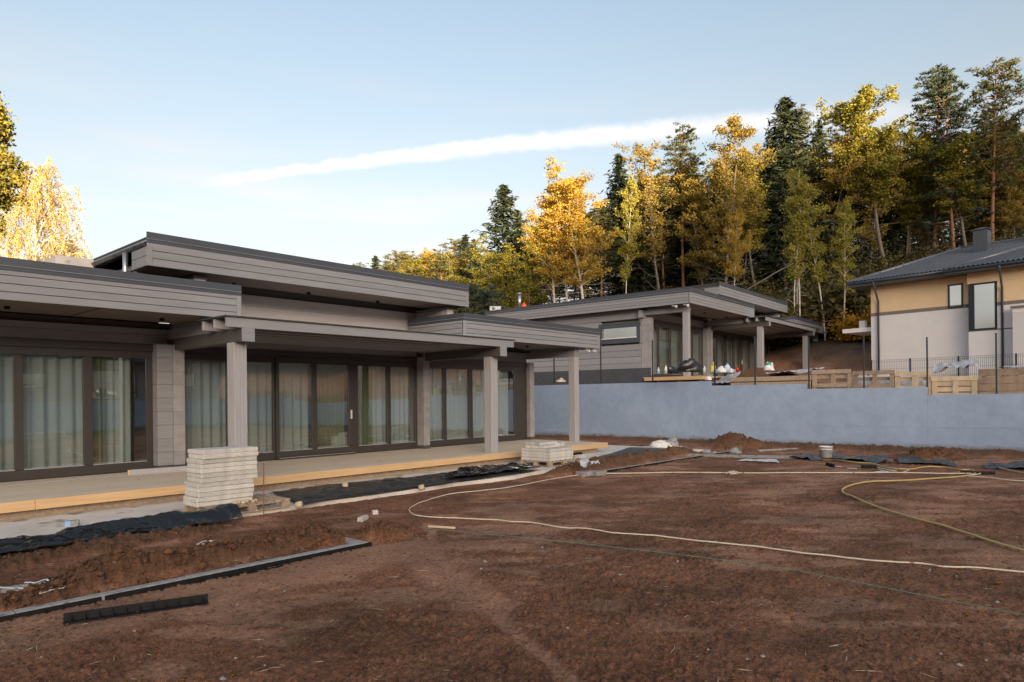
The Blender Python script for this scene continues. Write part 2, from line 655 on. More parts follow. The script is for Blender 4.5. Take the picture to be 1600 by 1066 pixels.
def terr(x, y):
    x = np.asarray(x, float)
    y = np.asarray(y, float)
    z = np.full(np.broadcast(x, y).shape, -.14)
    lvl = terrace_level(y)
    lvl = lvl + (2.32 - lvl) * sstep(x, 25.6, 28.0)
    z = np.where(x > 24.5, lvl, z)
    up = np.maximum(0, x - 39.5)
    z = np.where((y < -11.2) & (x <= 24.5), 1.72, z)
    hill = (.26 * up * sstep(up, 0, 4) + 1.15 * sstep(up, 0, 5.5)) * (1 - .55 * sstep(y, 42, 110))
    hill = 60 * np.tanh(hill / 60)
    z = z + np.where(x > 24.5, hill, 0)
    z = z + np.where(x > 38, .9 * fbm(x * .08, y * .08, 3, 2) * sstep(x, 40, 52), 0)
    s = x * SD[0] + y * SD[1]
    p = x * .819 - y * .574
    z = z + (660 * math.tan(SUN_EL) + np.clip(5.0 + .33 * p, -3, 27)) * sstep(s, 110, 600) * (1 + .03 * fbm(x * .01, y * .01, 2, 4))  # unseen ridge added towards the sun, its crest shaped to shade the yard
    z = z + np.where(x < 24.5, 1.5 * sstep(y, 40, 120), 0)
    return z


def terr1(x, y):
    return float(terr(np.array([x]), np.array([y]))[0])


def seg_dist(x, y, pts):
    """distance to a polyline and the position along it (0..1)"""
    best = np.full(np.shape(x), 1e9)
    along_ = np.zeros(np.shape(x))
    n = len(pts) - 1
    for i in range(n):
        ax_, ay_ = pts[i][0], pts[i][1]
        bx, by = pts[i + 1][0] - ax_, pts[i + 1][1] - ay_
        L2 = bx * bx + by * by
        t = np.clip(((x - ax_) * bx + (y - ay_) * by) / L2, 0, 1)
        d = np.hypot(x - ax_ - t * bx, y - ay_ - t * by)
        m = d < best
        best = np.where(m, d, best)
        along_ = np.where(m, (i + t) / n, along_)
    return best, along_


# heaps of dug soil: (spine, half width, height)
HEAPS = [
    ([(2.2, 7.75), (3.0, 7.7), (4.0, 7.75), (4.75, 7.8), (5.1, 7.75)], .42, .21),
    ([(1.0, 7.6), (1.7, 7.55), (2.4, 7.6)], .30, .07),
    ([(5.6, 7.65), (6.0, 7.45)], .35, .10),
    ([(1.6, 9.3), (3.0, 9.6), (4.4, 9.6)], .5, .05),
    ([(12.9, 10.0), (14.4, 10.05), (16.2, 10.1), (18.5, 10.2), (20.0, 10.2)], .55, .22),
    ([(22.3, 10.2), (23.2, 9.9)], 1.0, .42),
    ([(23.6, 20), (23.9, 14), (23.9, 8), (23.8, 3), (23.7, -4)], .8, .12),
    ([(21.5, 4.2), (22.6, 3.6)], .55, .24),
    ([(20.6, 5.3), (21.0, 5.0)], .3, .10),
]
PITS = [([(2.9, 8.15), (4.0, 8.25)], .3, .06), ([(5.35, 7.25), (5.8, 7.1)], .25, .06)]
TRACK = [tuple(G(u, v)[:2]) for u, v in ((668, 820), (690, 880), (745, 935), (800, 985), (870, 1045), (930, 1100))]
TRACK2 = [tuple(G(u, v)[:2]) for u, v in ((640, 850), (690, 900), (760, 950))]


TREADS = [[tuple(G(u, v)[:2]) for u, v in t] for t in (((980, 1100), (1085, 960), (1210, 870), (1330, 800), (1430, 760)), ((1180, 1100), (1270, 960), (1370, 880), (1480, 815), (1590, 775)),
                                                       ((180, 1090), (430, 1000), (640, 915), (800, 860), (960, 800), (1050, 755)))]


def yard(x, y, detail=True):
    x = np.asarray(x, float)
    y = np.asarray(y, float)
    rough = np.clip(.5 + 1.9 * fbm(x * .55 + 3, y * .55, 3, 1), 0, 1)
    dry = np.clip(.5 + 2.6 * fbm(x * .8 + 9, y * .8 + 4, 4, 3), 0, 1)
    ca, sa = math.cos(HEAD), math.sin(HEAD)
    # wet swath in front of the kerb and worn pale patches drawn out sideways
    sx = x * sa - y * ca
    st = x * ca + y * sa
    streak = np.clip(.5 + 2.6 * fbm(sx * 1.7, st * 4.4, 4, 5), 0, 1)
    kd = np.abs(y - 6.6)
    smooth = sstep(kd, .9, .2) * sstep(x, 6.3, 5.2) * .95
    d, a = seg_dist(x, y, TRACK)
    tr = sstep(d + .12 * fbm(x * 3, y * 3, 2, 5), .12, .03) * 1.0
    d2, _ = seg_dist(x, y, TRACK2)
    smooth = np.maximum(smooth, sstep(d2, .5, .1) * .8)
    pal = np.clip(sstep(dry * .6 + streak * .6, .58, .98), 0, 1) * .85
    dryf = np.clip(np.maximum(np.maximum(pal, smooth), tr), 0, 1)
    rough = rough * (1 - .75 * dryf)
    z = .05 * fbm(x * .35, y * .35, 3, 0) + .03 * fbm(x * 1.6, y * 1.6, 3, 2) * (1 - smooth * .6)
    z = z - .018 * tr + .015 * sstep(np.abs(d - .2), .08, 0)
    z = z + .05 * sstep(x, 20, 24)
    for tp in TREADS:
        d3, a3 = seg_dist(x, y, tp)
        L3 = sum(math.hypot(b[0] - a[0], b[1] - a[1]) for a, b in zip(tp[:-1], tp[1:]))
        k3 = sstep(d3, .20, .13) * np.clip(.25 + 2.2 * fbm(x * .9, y * .9, 2, 7), 0, 1)
        z = z + k3 * (-.012 + .009 * np.sin(a3 * L3 * 2 * PI / .11 + d3 * 14))
    heap = 0
    for pts, w, h in HEAPS:
        d, a = seg_dist(x, y, pts)
        w_ = w * (1 + .6 * fbm(x * 1.3, y * 1.3, 2, 6))
        k = sstep(d, w_, 0) * sstep(a, -.12, .12) * sstep(a, 1.12, .88)
        k = np.where(d < w_, k, 0)
        z = z + k * h * (1 + 1.0 * fbm(x * 2.6, y * 2.6, 3, 1))
        heap = np.maximum(heap, sstep(k, .05, .4))
    for pts, w, h in PITS:
        d, a = seg_dist(x, y, pts)
        z = z - h * sstep(d, w, 0)
    # flat under the concrete base and along the terrace
    base = sstep(y, 10.25, 10.5) * sstep(x, 21.6, 21.2)
    if detail:
        r2 = np.maximum(rough, heap)
        n1 = vn(x * 9, y * 9, 2)
        n2 = vn(x * 21 + 3, y * 21, 4)
        n3 = vn(x * 47, y * 47 + 8, 6)
        clod = np.maximum(0, n1 - .5) * .030 + np.maximum(0, n2 - .45) * .046 + np.maximum(0, n3 - .4) * .034 + (vn(x * 83, y * 83, 1) - .5) * .008
        z = z + clod * (.22 + .95 * r2) * (1 + .9 * heap)
    z = z * (1 - base) + base * (-.02)
    return z, dryf * (1 - heap * .8), heap


def gz(x, y):
    return float(yard(np.array([x]), np.array([y]), False)[0][0])


def on_yard(u, v):
    """the point of the bumpy yard seen at a pixel of the photograph"""
    p = G(u, v, 0)
    for _ in range(4):
        p = G(u, v, gz(p.x, p.y))
    return p


def soil_mat():
    m, n, l, b = new_mat('brown_soil')
    t = n.new('ShaderNodeTexCoord')

    def noise(s, d, r=.6):
        k = n.new('ShaderNodeTexNoise')
        k.inputs['Scale'].default_value = s
        k.inputs['Detail'].default_value = d
        k.inputs['Roughness'].default_value = r
        l.new(t.outputs['Object'], k.inputs['Vector'])
        return k.outputs['Fac']

    def ramp(f, p0, c0, p1, c1):
        k = n.new('ShaderNodeValToRGB')
        k.color_ramp.elements[0].position = p0
        k.color_ramp.elements[1].position = p1
        k.color_ramp.elements[0].color = (*c0, 1)
        k.color_ramp.elements[1].color = (*c1, 1)
        l.new(f, k.inputs['Fac'])
        return k.outputs['Color']

    def mix(f, a, c):
        k = n.new('ShaderNodeMix')
        k.data_type = 'RGBA'
        if isinstance(f, float):
            k.inputs['Factor'].default_value = f
        else:
            l.new(f, k.inputs['Factor'])
        l.new(a, k.inputs['A'])
        l.new(c, k.inputs['B'])
        return k.outputs['Result']

    damp_shade = mix(ramp(noise(4.5, 7, .7), .42, (0, 0, 0), .62, (.75, .75, .75)), ramp(noise(27, 7, .74), .36, (0.048, 0.022, 0.012), .66, (0.365, 0.172, 0.093)), ramp(noise(34, 7, .74), .34, (0.104, 0.048, 0.027), .66, (0.490, 0.244, 0.138)))  # fine dark flecks in the soil colour stand in for shade between clods
    dry = ramp(noise(22, 8, .72), .3, (0.208, 0.108, 0.066), .70, (0.505, 0.293, 0.189))
    at = n.new('ShaderNodeAttribute')
    at.attribute_name = 'dry'
    fine = noise(26, 5, .7)
    ad = n.new('ShaderNodeMath')
    ad.operation = 'MULTIPLY_ADD'
    l.new(fine, ad.inputs[0])
    ad.inputs[1].default_value = 1.3
    l.new(at.outputs['Fac'], ad.inputs[2])
    mr = n.new('ShaderNodeMapRange')
    mr.interpolation_type = 'SMOOTHSTEP'
    mr.inputs['From Min'].default_value = .78
    mr.inputs['From Max'].default_value = 1.55
    l.new(ad.outputs[0], mr.inputs['Value'])
    c = mix(mr.outputs[0], damp_shade, dry)
    # damp, darker areas a metre or two across
    dm = ramp(noise(.75, 6, .62), .34, (.72, .69, .68), .62, (1.40, 1.30, 1.24))
    mu = n.new('ShaderNodeMix')
    mu.data_type = 'RGBA'
    mu.blend_type = 'MULTIPLY'
    mu.inputs['Factor'].default_value = 1
    l.new(c, mu.inputs['A'])
    l.new(dm, mu.inputs['B'])
    c = mu.outputs['Result']
    ah = n.new('ShaderNodeAttribute')
    ah.attribute_name = 'heap'
    heapc = ramp(noise(12, 8, .7), .3, (.100, .050, .026), .75, (.215, .116, .064))
    mh = n.new('ShaderNodeMath')
    mh.operation = 'MULTIPLY'
    mh.inputs[1].default_value = .75
    l.new(ah.outputs['Fac'], mh.inputs[0])
    c = mix(mh.outputs[0], c, heapc)
    # pale grit
    gr = noise(75, 2, .5)
    mg = n.new('ShaderNodeMapRange')
    mg.inputs['From Min'].default_value = .70
    mg.inputs['From Max'].default_value = .76
    l.new(gr, mg.inputs['Value'])
    k = n.new('ShaderNodeMix')
    k.data_type = 'RGBA'
    mm = n.new('ShaderNodeMath')
    mm.operation = 'MULTIPLY'
    mm.inputs[1].default_value = .55
    l.new(mg.outputs[0], mm.inputs[0])
    l.new(mm.outputs[0], k.inputs['Factor'])
    l.new(c, k.inputs['A'])
    k.inputs['B'].default_value = (.25, .18, .13, 1)
    l.new(k.outputs['Result'], b.inputs['Base Color'])
    b.inputs['Roughness'].default_value = .88
    b.inputs['Specular IOR Level'].default_value = .3
    b1 = n.new('ShaderNodeBump')
    b1.inputs['Strength'].default_value = 1.0
    b1.inputs['Distance'].default_value = .035
    l.new(noise(55, 6, .75), b1.inputs['Height'])
    b2 = n.new('ShaderNodeBump')
    b2.inputs['Strength'].default_value = .6
    b2.inputs['Distance'].default_value = .01
    l.new(noise(170, 4, .7), b2.inputs['Height'])
    l.new(b1.outputs[0], b2.inputs['Normal'])
    l.new(b2.outputs[0], b.inputs['Normal'])
    return m


M['soil'] = soil_mat()


def make_yard():
    nf, nr = 700, 560
    a1 = np.linspace(-rad(43), rad(43), nf)
    a2 = np.linspace(rad(43), 2 * PI - rad(43), 60)[1:-1]
    ang = np.concatenate([a1, a2])
    na = len(ang)
    r = np.exp(np.linspace(math.log(.8), math.log(34), nr))
    A_, R_ = np.meshgrid(HEAD + ang, r, indexing='ij')
    x = np.minimum(R_ * np.cos(A_), 24.40)
    y = np.maximum(R_ * np.sin(A_), -11.08)
    z, dry, heap = yard(x, y)
    idx = np.arange(na * nr).reshape(na, nr)
    nxt = np.roll(idx, -1, axis=0)
    f = np.stack([idx[:, :-1], idx[:, 1:], nxt[:, 1:], nxt[:, :-1]], -1).reshape(-1, 4)
    keep = ~((x.ravel()[f] >= 24.40).all(1) | (y.ravel()[f] <= -11.08).all(1))
    f = f[keep]
    f = f[:, ::-1]
    me = np_mesh('ground', np.stack([x, y, z], -1).reshape(-1, 3), f, M['soil'], True,
                 {'dry': dry.ravel(), 'heap': heap.ravel()})
    link(bpy.data.objects.new('ground', me), kind='structure')


make_yard()


def litter_mat():
    m, n, l, b = new_mat('forest_floor')
    t = n.new('ShaderNodeTexCoord')
    n1 = n.new('ShaderNodeTexNoise')
    n1.inputs['Scale'].default_value = 1.3
    n1.inputs['Detail'].default_value = 9
    n1.inputs['Roughness'].default_value = .7
    l.new(t.outputs['Object'], n1.inputs['Vector'])
    r1 = n.new('ShaderNodeValToRGB')
    r1.color_ramp.elements[0].position = .3
    r1.color_ramp.elements[0].color = (.26, .13, .08, 1)
    r1.color_ramp.elements[1].position = .75
    r1.color_ramp.elements[1].color = (.50, .29, .19, 1)
    l.new(n1.outputs['Fac'], r1.inputs['Fac'])
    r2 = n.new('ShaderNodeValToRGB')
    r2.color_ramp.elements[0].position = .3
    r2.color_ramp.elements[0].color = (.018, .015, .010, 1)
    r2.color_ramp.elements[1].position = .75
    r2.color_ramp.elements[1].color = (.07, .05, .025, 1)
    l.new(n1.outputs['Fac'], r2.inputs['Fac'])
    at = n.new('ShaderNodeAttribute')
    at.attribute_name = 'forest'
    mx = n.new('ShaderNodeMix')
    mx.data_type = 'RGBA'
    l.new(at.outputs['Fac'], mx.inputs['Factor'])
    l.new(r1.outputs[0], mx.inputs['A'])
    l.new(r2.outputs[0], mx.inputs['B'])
    # fallen yellow leaves
    n3 = n.new('ShaderNodeTexNoise')
    n3.inputs['Scale'].default_value = 9
    n3.inputs['Detail'].default_value = 3
    l.new(t.outputs['Object'], n3.inputs['Vector'])
    mr = n.new('ShaderNodeMapRange')
    mr.inputs['From Min'].default_value = .66
    mr.inputs['From Max'].default_value = .70
    l.new(n3.outputs['Fac'], mr.inputs['Value'])
    m3 = n.new('ShaderNodeMix')
    m3.data_type = 'RGBA'
    mm = n.new('ShaderNodeMath')
    mm.operation = 'MULTIPLY'
    mm.inputs[1].default_value = .7
    l.new(mr.outputs[0], mm.inputs[0])
    l.new(mm.outputs[0], m3.inputs['Factor'])
    l.new(mx.outputs['Result'], m3.inputs['A'])
    m3.inputs['B'].default_value = (.30, .19, .06, 1)
    l.new(m3.outputs['Result'], b.inputs['Base Color'])
    b.inputs['Roughness'].default_value = .95
    bp = n.new('ShaderNodeBump')
    bp.inputs['Distance'].default_value = .15
    l.new(n1.outputs['Fac'], bp.inputs['Height'])
    l.new(bp.outputs[0], b.inputs['Normal'])
    return m


M['litter'] = litter_mat()


def make_hill():
    xs = np.unique(np.concatenate([np.arange(-900, -260, 24.), np.arange(-260, 20, 8.), np.arange(20, 24.3, 1.), [24.45, 24.47, 24.53, 24.56],
                                   np.arange(24.8, 34, .35), np.arange(34, 60, .6), np.arange(60, 120, 2.5), np.arange(120, 420, 10.)]))
    ys = np.unique(np.concatenate([np.arange(-900, -260, 24.), np.arange(-260, -24, 8.), [-11.32, -11.28, -11.22, -11.18], np.arange(-24, -2, 1.), np.arange(-2, 24, .4), np.arange(24, 60, 1.2),
                                   np.arange(60, 120, 4.), np.arange(120, 420, 10.)]))
    X_, Y_ = np.meshgrid(xs, ys, indexing='ij')
    Z_ = terr(X_, Y_)
    rough_ = .16 * fbm(X_ * .7, Y_ * .7, 4, 3) + .09 * fbm(X_ * 2.2, Y_ * 2.2, 2, 5)
    Z_ = Z_ + np.where((X_ > 26) & (X_ < 62), rough_ * sstep(X_, 26, 29), 0)
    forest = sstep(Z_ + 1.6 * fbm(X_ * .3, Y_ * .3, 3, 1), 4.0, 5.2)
    nx, ny = X_.shape
    idx = np.arange(nx * ny).reshape(nx, ny)
    f = np.stack([idx[:-1, :-1], idx[1:, :-1], idx[1:, 1:], idx[:-1, 1:]], -1).reshape(-1, 4)
    me = np_mesh('hill', np.stack([X_, Y_, Z_], -1).reshape(-1, 3), f, M['litter'], True, {'forest': forest.ravel()})
    link(bpy.data.objects.new('hill', me), kind='structure')


make_hill()

# concrete base beside the deck
pb = MB()
ys_ = [10.42 + .10 * math.sin(i * 1.7) + .04 * math.sin(i * 4.1) for i in range(30)]
xs_ = [-4 + i * (25.3 / 29) for i in range(30)]
top = [(x, y, .06) for x, y in zip(xs_, ys_)]
for i in range(29):
    a, b_ = top[i], top[i + 1]
    pb.add([(a[0], a[1], -.08), (b_[0], b_[1], -.08), b_, a], [(0, 1, 2, 3)])
    pb.add([a, b_, (b_[0], 15.6, .06), (a[0], 15.6, .06)], [(0, 1, 2, 3)])
pb.add([(21.3, top[-1][1], -.08), (21.3, 15.6, -.08), (21.3, 15.6, .06), (21.3, top[-1][1], .06)], [(0, 1, 2, 3)])
pb.build('pavement', M['patio'], kind='structure')


# ------------------------------------------------------------------ blue retaining wall
def bluewall_mat():
    m, n, l, b = new_mat('blue_grey_wall_coating')
    t = n.new('ShaderNodeTexCoord')
    n1 = n.new('ShaderNodeTexNoise')
    n1.inputs['Scale'].default_value = .5
    n1.inputs['Detail'].default_value = 7
    n1.inputs['Roughness'].default_value = .6
    l.new(t.outputs['Object'], n1.inputs['Vector'])
    r1 = n.new('ShaderNodeValToRGB')
    r1.color_ramp.elements[0].position = .3
    r1.color_ramp.elements[0].color = (.325, .42, .575, 1)
    r1.color_ramp.elements[1].position = .72
    r1.color_ramp.elements[1].color = (.395, .495, .65, 1)
    l.new(n1.outputs['Fac'], r1.inputs['Fac'])
    n2 = n.new('ShaderNodeTexNoise')
    n2.inputs['Scale'].default_value = 2.2
    n2.inputs['Detail'].default_value = 8
    n2.inputs['Roughness'].default_value = .75
    l.new(t.outputs['Object'], n2.inputs['Vector'])
    r2 = n.new('ShaderNodeValToRGB')
    r2.color_ramp.elements[0].position = .35
    r2.color_ramp.elements[0].color = (.84, .84, .84, 1)
    r2.color_ramp.elements[1].position = .6
    r2.color_ramp.elements[1].color = (1, 1, 1, 1)
    l.new(n2.outputs['Fac'], r2.inputs['Fac'])
    mx = n.new('ShaderNodeMix')
    mx.data_type = 'RGBA'
    mx.blend_type = 'MULTIPLY'
    mx.inputs['Factor'].default_value = 1
    l.new(r1.outputs[0], mx.inputs['A'])
    l.new(r2.outputs[0], mx.inputs['B'])
    # splashed soil along the foot: a stain with a ragged upper edge
    sp = n.new('ShaderNodeSeparateXYZ')
    l.new(t.outputs['Object'], sp.inputs[0])
    ma = n.new('ShaderNodeMath')
    ma.operation = 'MULTIPLY_ADD'
    l.new(n2.outputs['Fac'], ma.inputs[0])
    ma.inputs[1].default_value = -.55
    l.new(sp.outputs['Z'], ma.inputs[2])
    mr = n.new('ShaderNodeMapRange')
    mr.inputs['From Min'].default_value = .02
    mr.inputs['From Max'].default_value = -.16
    l.new(ma.outputs[0], mr.inputs['Value'])
    m2 = n.new('ShaderNodeMix')
    m2.data_type = 'RGBA'
    l.new(mr.outputs[0], m2.inputs['Factor'])
    l.new(mx.outputs['Result'], m2.inputs['A'])
    m2.inputs['B'].default_value = (.17, .135, .12, 1)
    l.new(m2.outputs['Result'], b.inputs['Base Color'])
    b.inputs['Roughness'].default_value = .75
    n4 = n.new('ShaderNodeTexNoise')
    n4.inputs['Scale'].default_value = 6
    n4.inputs['Detail'].default_value = 8
    l.new(t.outputs['Object'], n4.inputs['Vector'])
    bp = n.new('ShaderNodeBump')
    bp.inputs['Strength'].default_value = .35
    bp.inputs['Distance'].default_value = .03
    l.new(n4.outputs['Fac'], bp.inputs['Height'])
    l.new(bp.outputs[0], b.inputs['Normal'])
    return m


M['bluewall'] = bluewall_mat()
bw = thing('retaining_wall', 'long blue grey coated retaining wall stepping down to the right behind the yard', 'wall', (24.3, 11.5, 0))
WALL_SEGS = [(11.5, 46.0, 2.40), (8.0, 11.5, 2.225), (4.38, 8.0, 2.045), (-11.0, 4.38, 1.815)]
random.seed(3)
for k, (y0, y1, h) in enumerate(WALL_SEGS):
    # formwork panels of the cast wall, edges a few millimetres proud or back
    y = y1
    i = 0
    while y > y0 + .05:
        yn = max(y0, y - 1.22)
        if y > 24 or y < -6:
            yn = y0 if y <= 24 else max(y0, 24)
            if y < -6: yn = y0
        off = random.uniform(-.002, .002)
        m_ = MB()
        zl = .78 + .02 * random.random()
        m_.box(off, yn - 11.5 + .001, -.35, .15, y - 11.5 - .001, zl, .002)
        m_.box(off + random.uniform(-.004, .003), yn - 11.5 + .001, zl + .003, .15, y - 11.5 - .001, h, .002)
        m_.build('wall_panel', M['bluewall'], bw)
        y = yn
        i += 1

for k in range(8):
    MB().box(-24.3 + k * 6 - 12 + .001, -22.65, -.35, -24.3 + k * 6 - 6 - .001, -22.5, 1.815, .002).build('wall_panel', M['bluewall'], bw)
# ================================================================== TIMBER HOUSES
LOG = .293


def house(label, loc, rz, sx, xu0, detail):
    """log house: two low flat roofs, a raised middle roof and a pergola between them.
    Plan coordinates are those of the near house; the origin is the left front roof corner."""
    root = thing('timber_house', label, 'house', loc, rz)
    X = lambda x: (x + .6) * sx
    Y = lambda y: y - 13.3

    def bx(m, x0, y0, z0, x1, y1, z1, ch=0.0):
        return m.box(X(x0), Y(y0), z0, X(x1), Y(y1), z1, ch)

    def one(name, mat, *b, ch=0.0, parent=None):
        m = MB()
        bx(m, *b, ch=ch)
        return m.build(name, M[mat], parent or root)

    def roof(x0, x1, y0, y1, zb, zt, left_len, right_len, boards, front=True):
        """a flat roof edge: sheet metal on top, boards below"""
        one('roof_deck', 'membrane', x0 + .06, y0 + .06, zt - .16, x1 - .06, y1, zt - .06)
        one('roof_core', 'darkbeam', x0 + .09, y0 + .09, zb + .12, x1 - .09, y1 - .02, zt - .165)
        fl = MB()
        dr = MB()
        e = .002
        runs = [('F', x0, x1)]
        if left_len: runs.append(('L', y0, y0 + left_len))
        if right_len: runs.append(('R', y0, y0 + right_len))

        def strip(m, side, a, b, z0, z1, out, back):
            if side == 'F':
                bx(m, a, y0 - out, z0, b, y0 + back, z1)
            elif side == 'L':
                bx(m, x0 - out / sx, a + back + e, z0, x0 + back, b, z1)
            else:
                bx(m, x1 - back, a + back + e, z0, x1 + out / sx, b, z1)

        for s, a, b in runs:
            strip(fl, s, a, b, zt - .13, zt, .016, .03)
            strip(fl, s, a, b, zt - .205, zt - .139, .006, .03)
            strip(dr, s, a, b, zt - .138, zt - .131, .024, .03)
            # boards
            hts = boards
            for (h0, h1) in hts:
                if s == 'F':
                    one('fascia_board', 'taupe', a + .10, y0 - .004, zb + h0, b - .10, y0 + .024, zb + h1, ch=.004)
                elif s == 'L':
                    one('fascia_board', 'taupe', x0 - .004, a + .06, zb + h0, x0 + .024, b, zb + h1, ch=.004)
                else:
                    one('fascia_board', 'taupe', x1 - .024, a + .06, zb + h0, x1 + .004, b, zb + h1, ch=.004)
        one('fascia_backing', 'darkbeam', x0 + .03, y0 + .026, zb + .01, x1 - .03, y0 + .05, zt - .21)
        if left_len: one('fascia_backing', 'darkbeam', x0 + .026, y0 + .055, zb + .01, x0 + .05, y0 + left_len, zt - .21)
        if right_len: one('fascia_backing', 'darkbeam', x1 - .05, y0 + .055, zb + .01, x1 - .026, y0 + right_len, zt - .21)
        for cx0, cx1 in ((x0, x0 + .098), (x1 - .098, x1)):
            one('corner_board', 'taupe', cx0, y0 - .008, zb, cx1, y0 + .024, zt - .21, ch=.003)
        fl.build('roof_flashing', M['flash'], root)
        dr.build('drip_edge', M['drip'], root)

    low_boards = [(.0, .124), (.134, .258), (.268, .392), (.402, .470)]
    up_boards = [(.0, .141), (.151, .292), (.302, .44)]
    zb, zt = 3.50, 4.18
    roof(-.6, 6.75, 13.3, 15.62, zb, zt, 11.8, 2.3, low_boards)
    one('roof_deck', 'membrane', -.54, 15.63, 4.02, 6.2, 25.0, 4.12)
    one('roof_core', 'darkbeam', -.5, 15.63, 3.6, 6.2, 25.0, 4.015)
    roof(13.05, 19.6, 13.3, 15.62, zb, zt, 2.3, 9.0, low_boards)
    one('roof_deck', 'membrane', 13.8, 15.63, 4.02, 19.55, 22.0, 4.12)
    one('roof_core', 'darkbeam', 13.8, 15.63, 3.6, 19.5, 22.0, 4.015)
    ub, ut = 4.48, 5.13
    roof(xu0, 13.96, 14.0, 23.0, ub, ut, 0, 6.0, up_boards)
    for h0, h1 in ((.0, .19), (.196, .37)):
        one('side_board', 'taupe', xu0 - .002, 14.03, ub + h0, xu0 + .03, 14.78, ub + h1, ch=.006)
    # soffits, in sheets with a dark batten in the joint
    for xa, xb in ((-.55, 2.1), (2.16, 4.2), (4.26, 6.7), (13.1, 15.9), (15.96, 17.8), (17.86, 19.55)):
        one('soffit_panel', 'soffit', xa, 13.36, 3.512, xb, 15.12, 3.535)
    for xa in (2.1, 4.2, 15.9, 17.8):
        one('soffit_batten', 'membrane', xa, 13.36, 3.525, xa + .06, 15.12, 3.545)
    one('soffit_panel', 'soffit', xu0 + .05, 14.06, 4.495, 13.9, 15.15, 4.52)
    for lx, ly, lz in ((3.05, 14.3, 3.46), (5.6, 14.3, 3.46), (14.6, 14.2, 3.46), (16.8, 14.2, 3.46),
                       (7.4, 14.9, 4.44), (9.3, 14.9, 4.44), (11.4, 14.9, 4.44)):
        m = MB()
        m.lathe([(0, 0), (.045, 0), (.045, .055)], (X(lx), Y(ly), lz), 10)
        m.build('soffit_light', M['blackedge'], root)

    # raised middle wall
    z = 3.56
    for k in range(4):
        one('log', 'primed_lifted', 6.4, 15.75, z + .004, 13.7, 15.95, min(z + LOG, 4.41), ch=.008)
        z += LOG
        if z > 4.36: break
    one('wall_plate', 'darkbeam', 6.4, 15.84, 4.412, 13.7, 15.95, 4.60)
    for xs in (6.28, 13.46):
        one('log', 'primed_lifted', xs, 14.36, 4.185, xs + .24, 15.74, 4.40, ch=.006)
        one('log_cap', 'taupe', xs - .02, 14.34, 4.404, xs + .26, 15.74, 4.475, ch=.004)
    # left flank of the raised roof, gutter and downpipe
    z = 4.13
    for k in range(3):
        one('log', 'taupe', xu0 + .09, 14.80, z + .003, xu0 + .25, 22.5, z + .24, ch=.006)
        z += .245
    if detail:
        g = MB()
        gx = X(xu0) + .02
        n = 10
        pts = [(gx + .075 * math.cos(PI + PI * i / n), 4.93 + .075 * math.sin(PI + PI * i / n)) for i in range(n + 1)]
        ya, yb = Y(14.12), Y(21.0)
        for i in range(n):
            (xa, za), (xb, zb_) = pts[i], pts[i + 1]
            g.add([(xa, ya, za), (xb, ya, zb_), (xb, yb, zb_), (xa, yb, za)], [(0, 1, 2, 3)])
        g.add([(p[0], ya, p[1]) for p in pts], [tuple(range(len(pts)))])
        go = g.build('gutter', M['flash'], root, True)
        for yy in (14.5, 15.6, 16.8, 18.0, 19.2):
            bm_ = MB()
            for i in range(n):
                (xa, za), (xb, zb_) = pts[i], pts[i + 1]
                k = 1.09
                f = lambda x, z: (gx + (x - gx) * k, 4.93 + (z - 4.93) * k)
                (xa, za), (xb, zb_) = f(xa, za), f(xb, zb_)
                bm_.add([(xa, Y(yy), za), (xb, Y(yy), zb_), (xb, Y(yy) + .06, zb_), (xa, Y(yy) + .06, za)], [(0, 1, 2, 3)])
            bm_.build('gutter_bracket', M['flash'], go, True)
        one('roof_edge', 'drip', xu0 + .01, 14.05, 4.955, xu0 + .16, 22.0, 4.985)
        d = MB()
        px = X(xu0) - .045
        d.tube([(px, Y(15.0), 4.86), (px, Y(15.0), 4.13)], .05, 12)
        d.build('downpipe', M['steel'], root, True)
        hx = MB()
        hz_ = lambda u, v: CAM_Z + ray(u, v).z * 17.0 / ray(u, v).y
        hx_ = lambda u: ray(u, 500).x * 17.0 / ray(u, 500).y
        bx(hx, hx_(88), 17.0, 4.12, hx_(148), 18.4, hz_(120, 402), .01)
        hx.build('roof_hatch', M['patio'], root)

    # facade: log courses above the glazing, in each bay
    bays = ((-.35, 6.28), (6.52, 13.48), (13.72, 18.58))
    for a, b in bays:
        one('log', 'taupe', a, 15.75, 3.093, b, 15.95, 3.30, ch=.006)
        one('log', 'taupe', a, 15.75, 3.304, b, 15.95, 3.43, ch=.006)
        one('wall_plate', 'darkbeam', a, 15.83, 3.432, b, 15.95, 3.56)
    # strip of wall between the left bay and the cross wall
    zc = .45
    for k in range(9):
        one('log', 'taupe', 5.96, 15.50, zc + .002, 6.279, 15.95, min(zc + LOG, 3.09) - .002, ch=.004)
        zc += LOG
    # log ends of the cross walls
    for xs, yf in ((-.1, 15.45), (6.28, 15.45), (13.48, 15.45), (18.58, 15.6)):
        one('plinth', 'plinth', xs - (.33 if xs == 6.28 else .006), yf - .006 + (.0 if xs != 6.28 else .0), .35, xs + .246, 15.9, .448)
        zc = .45
        for k in range(9):
            zz = min(zc + LOG, 2.972 + .24)
            one('log', 'taupe_end', xs + random.uniform(-.002, .002), yf + random.uniform(-.003, .003), zc + .0008,
                xs + .24, 15.94, zz - .0008, ch=.003)
            zc += LOG
    # top logs carried forward under the eaves
    for xs, yf in ((-.1, 13.62), (6.28, 13.7), (18.58, 13.62)):
        one('log', 'taupe', xs, yf, 3.216, xs + .24, 15.94, 3.425, ch=.006)
        one('log_cap', 'taupe', xs + .03, yf + .01, 3.428, xs + .21, 15.6, 3.508, ch=.004)
    one('log', 'taupe', 13.48, 14.6, 3.216, 13.72, 15.94, 3.425, ch=.006)

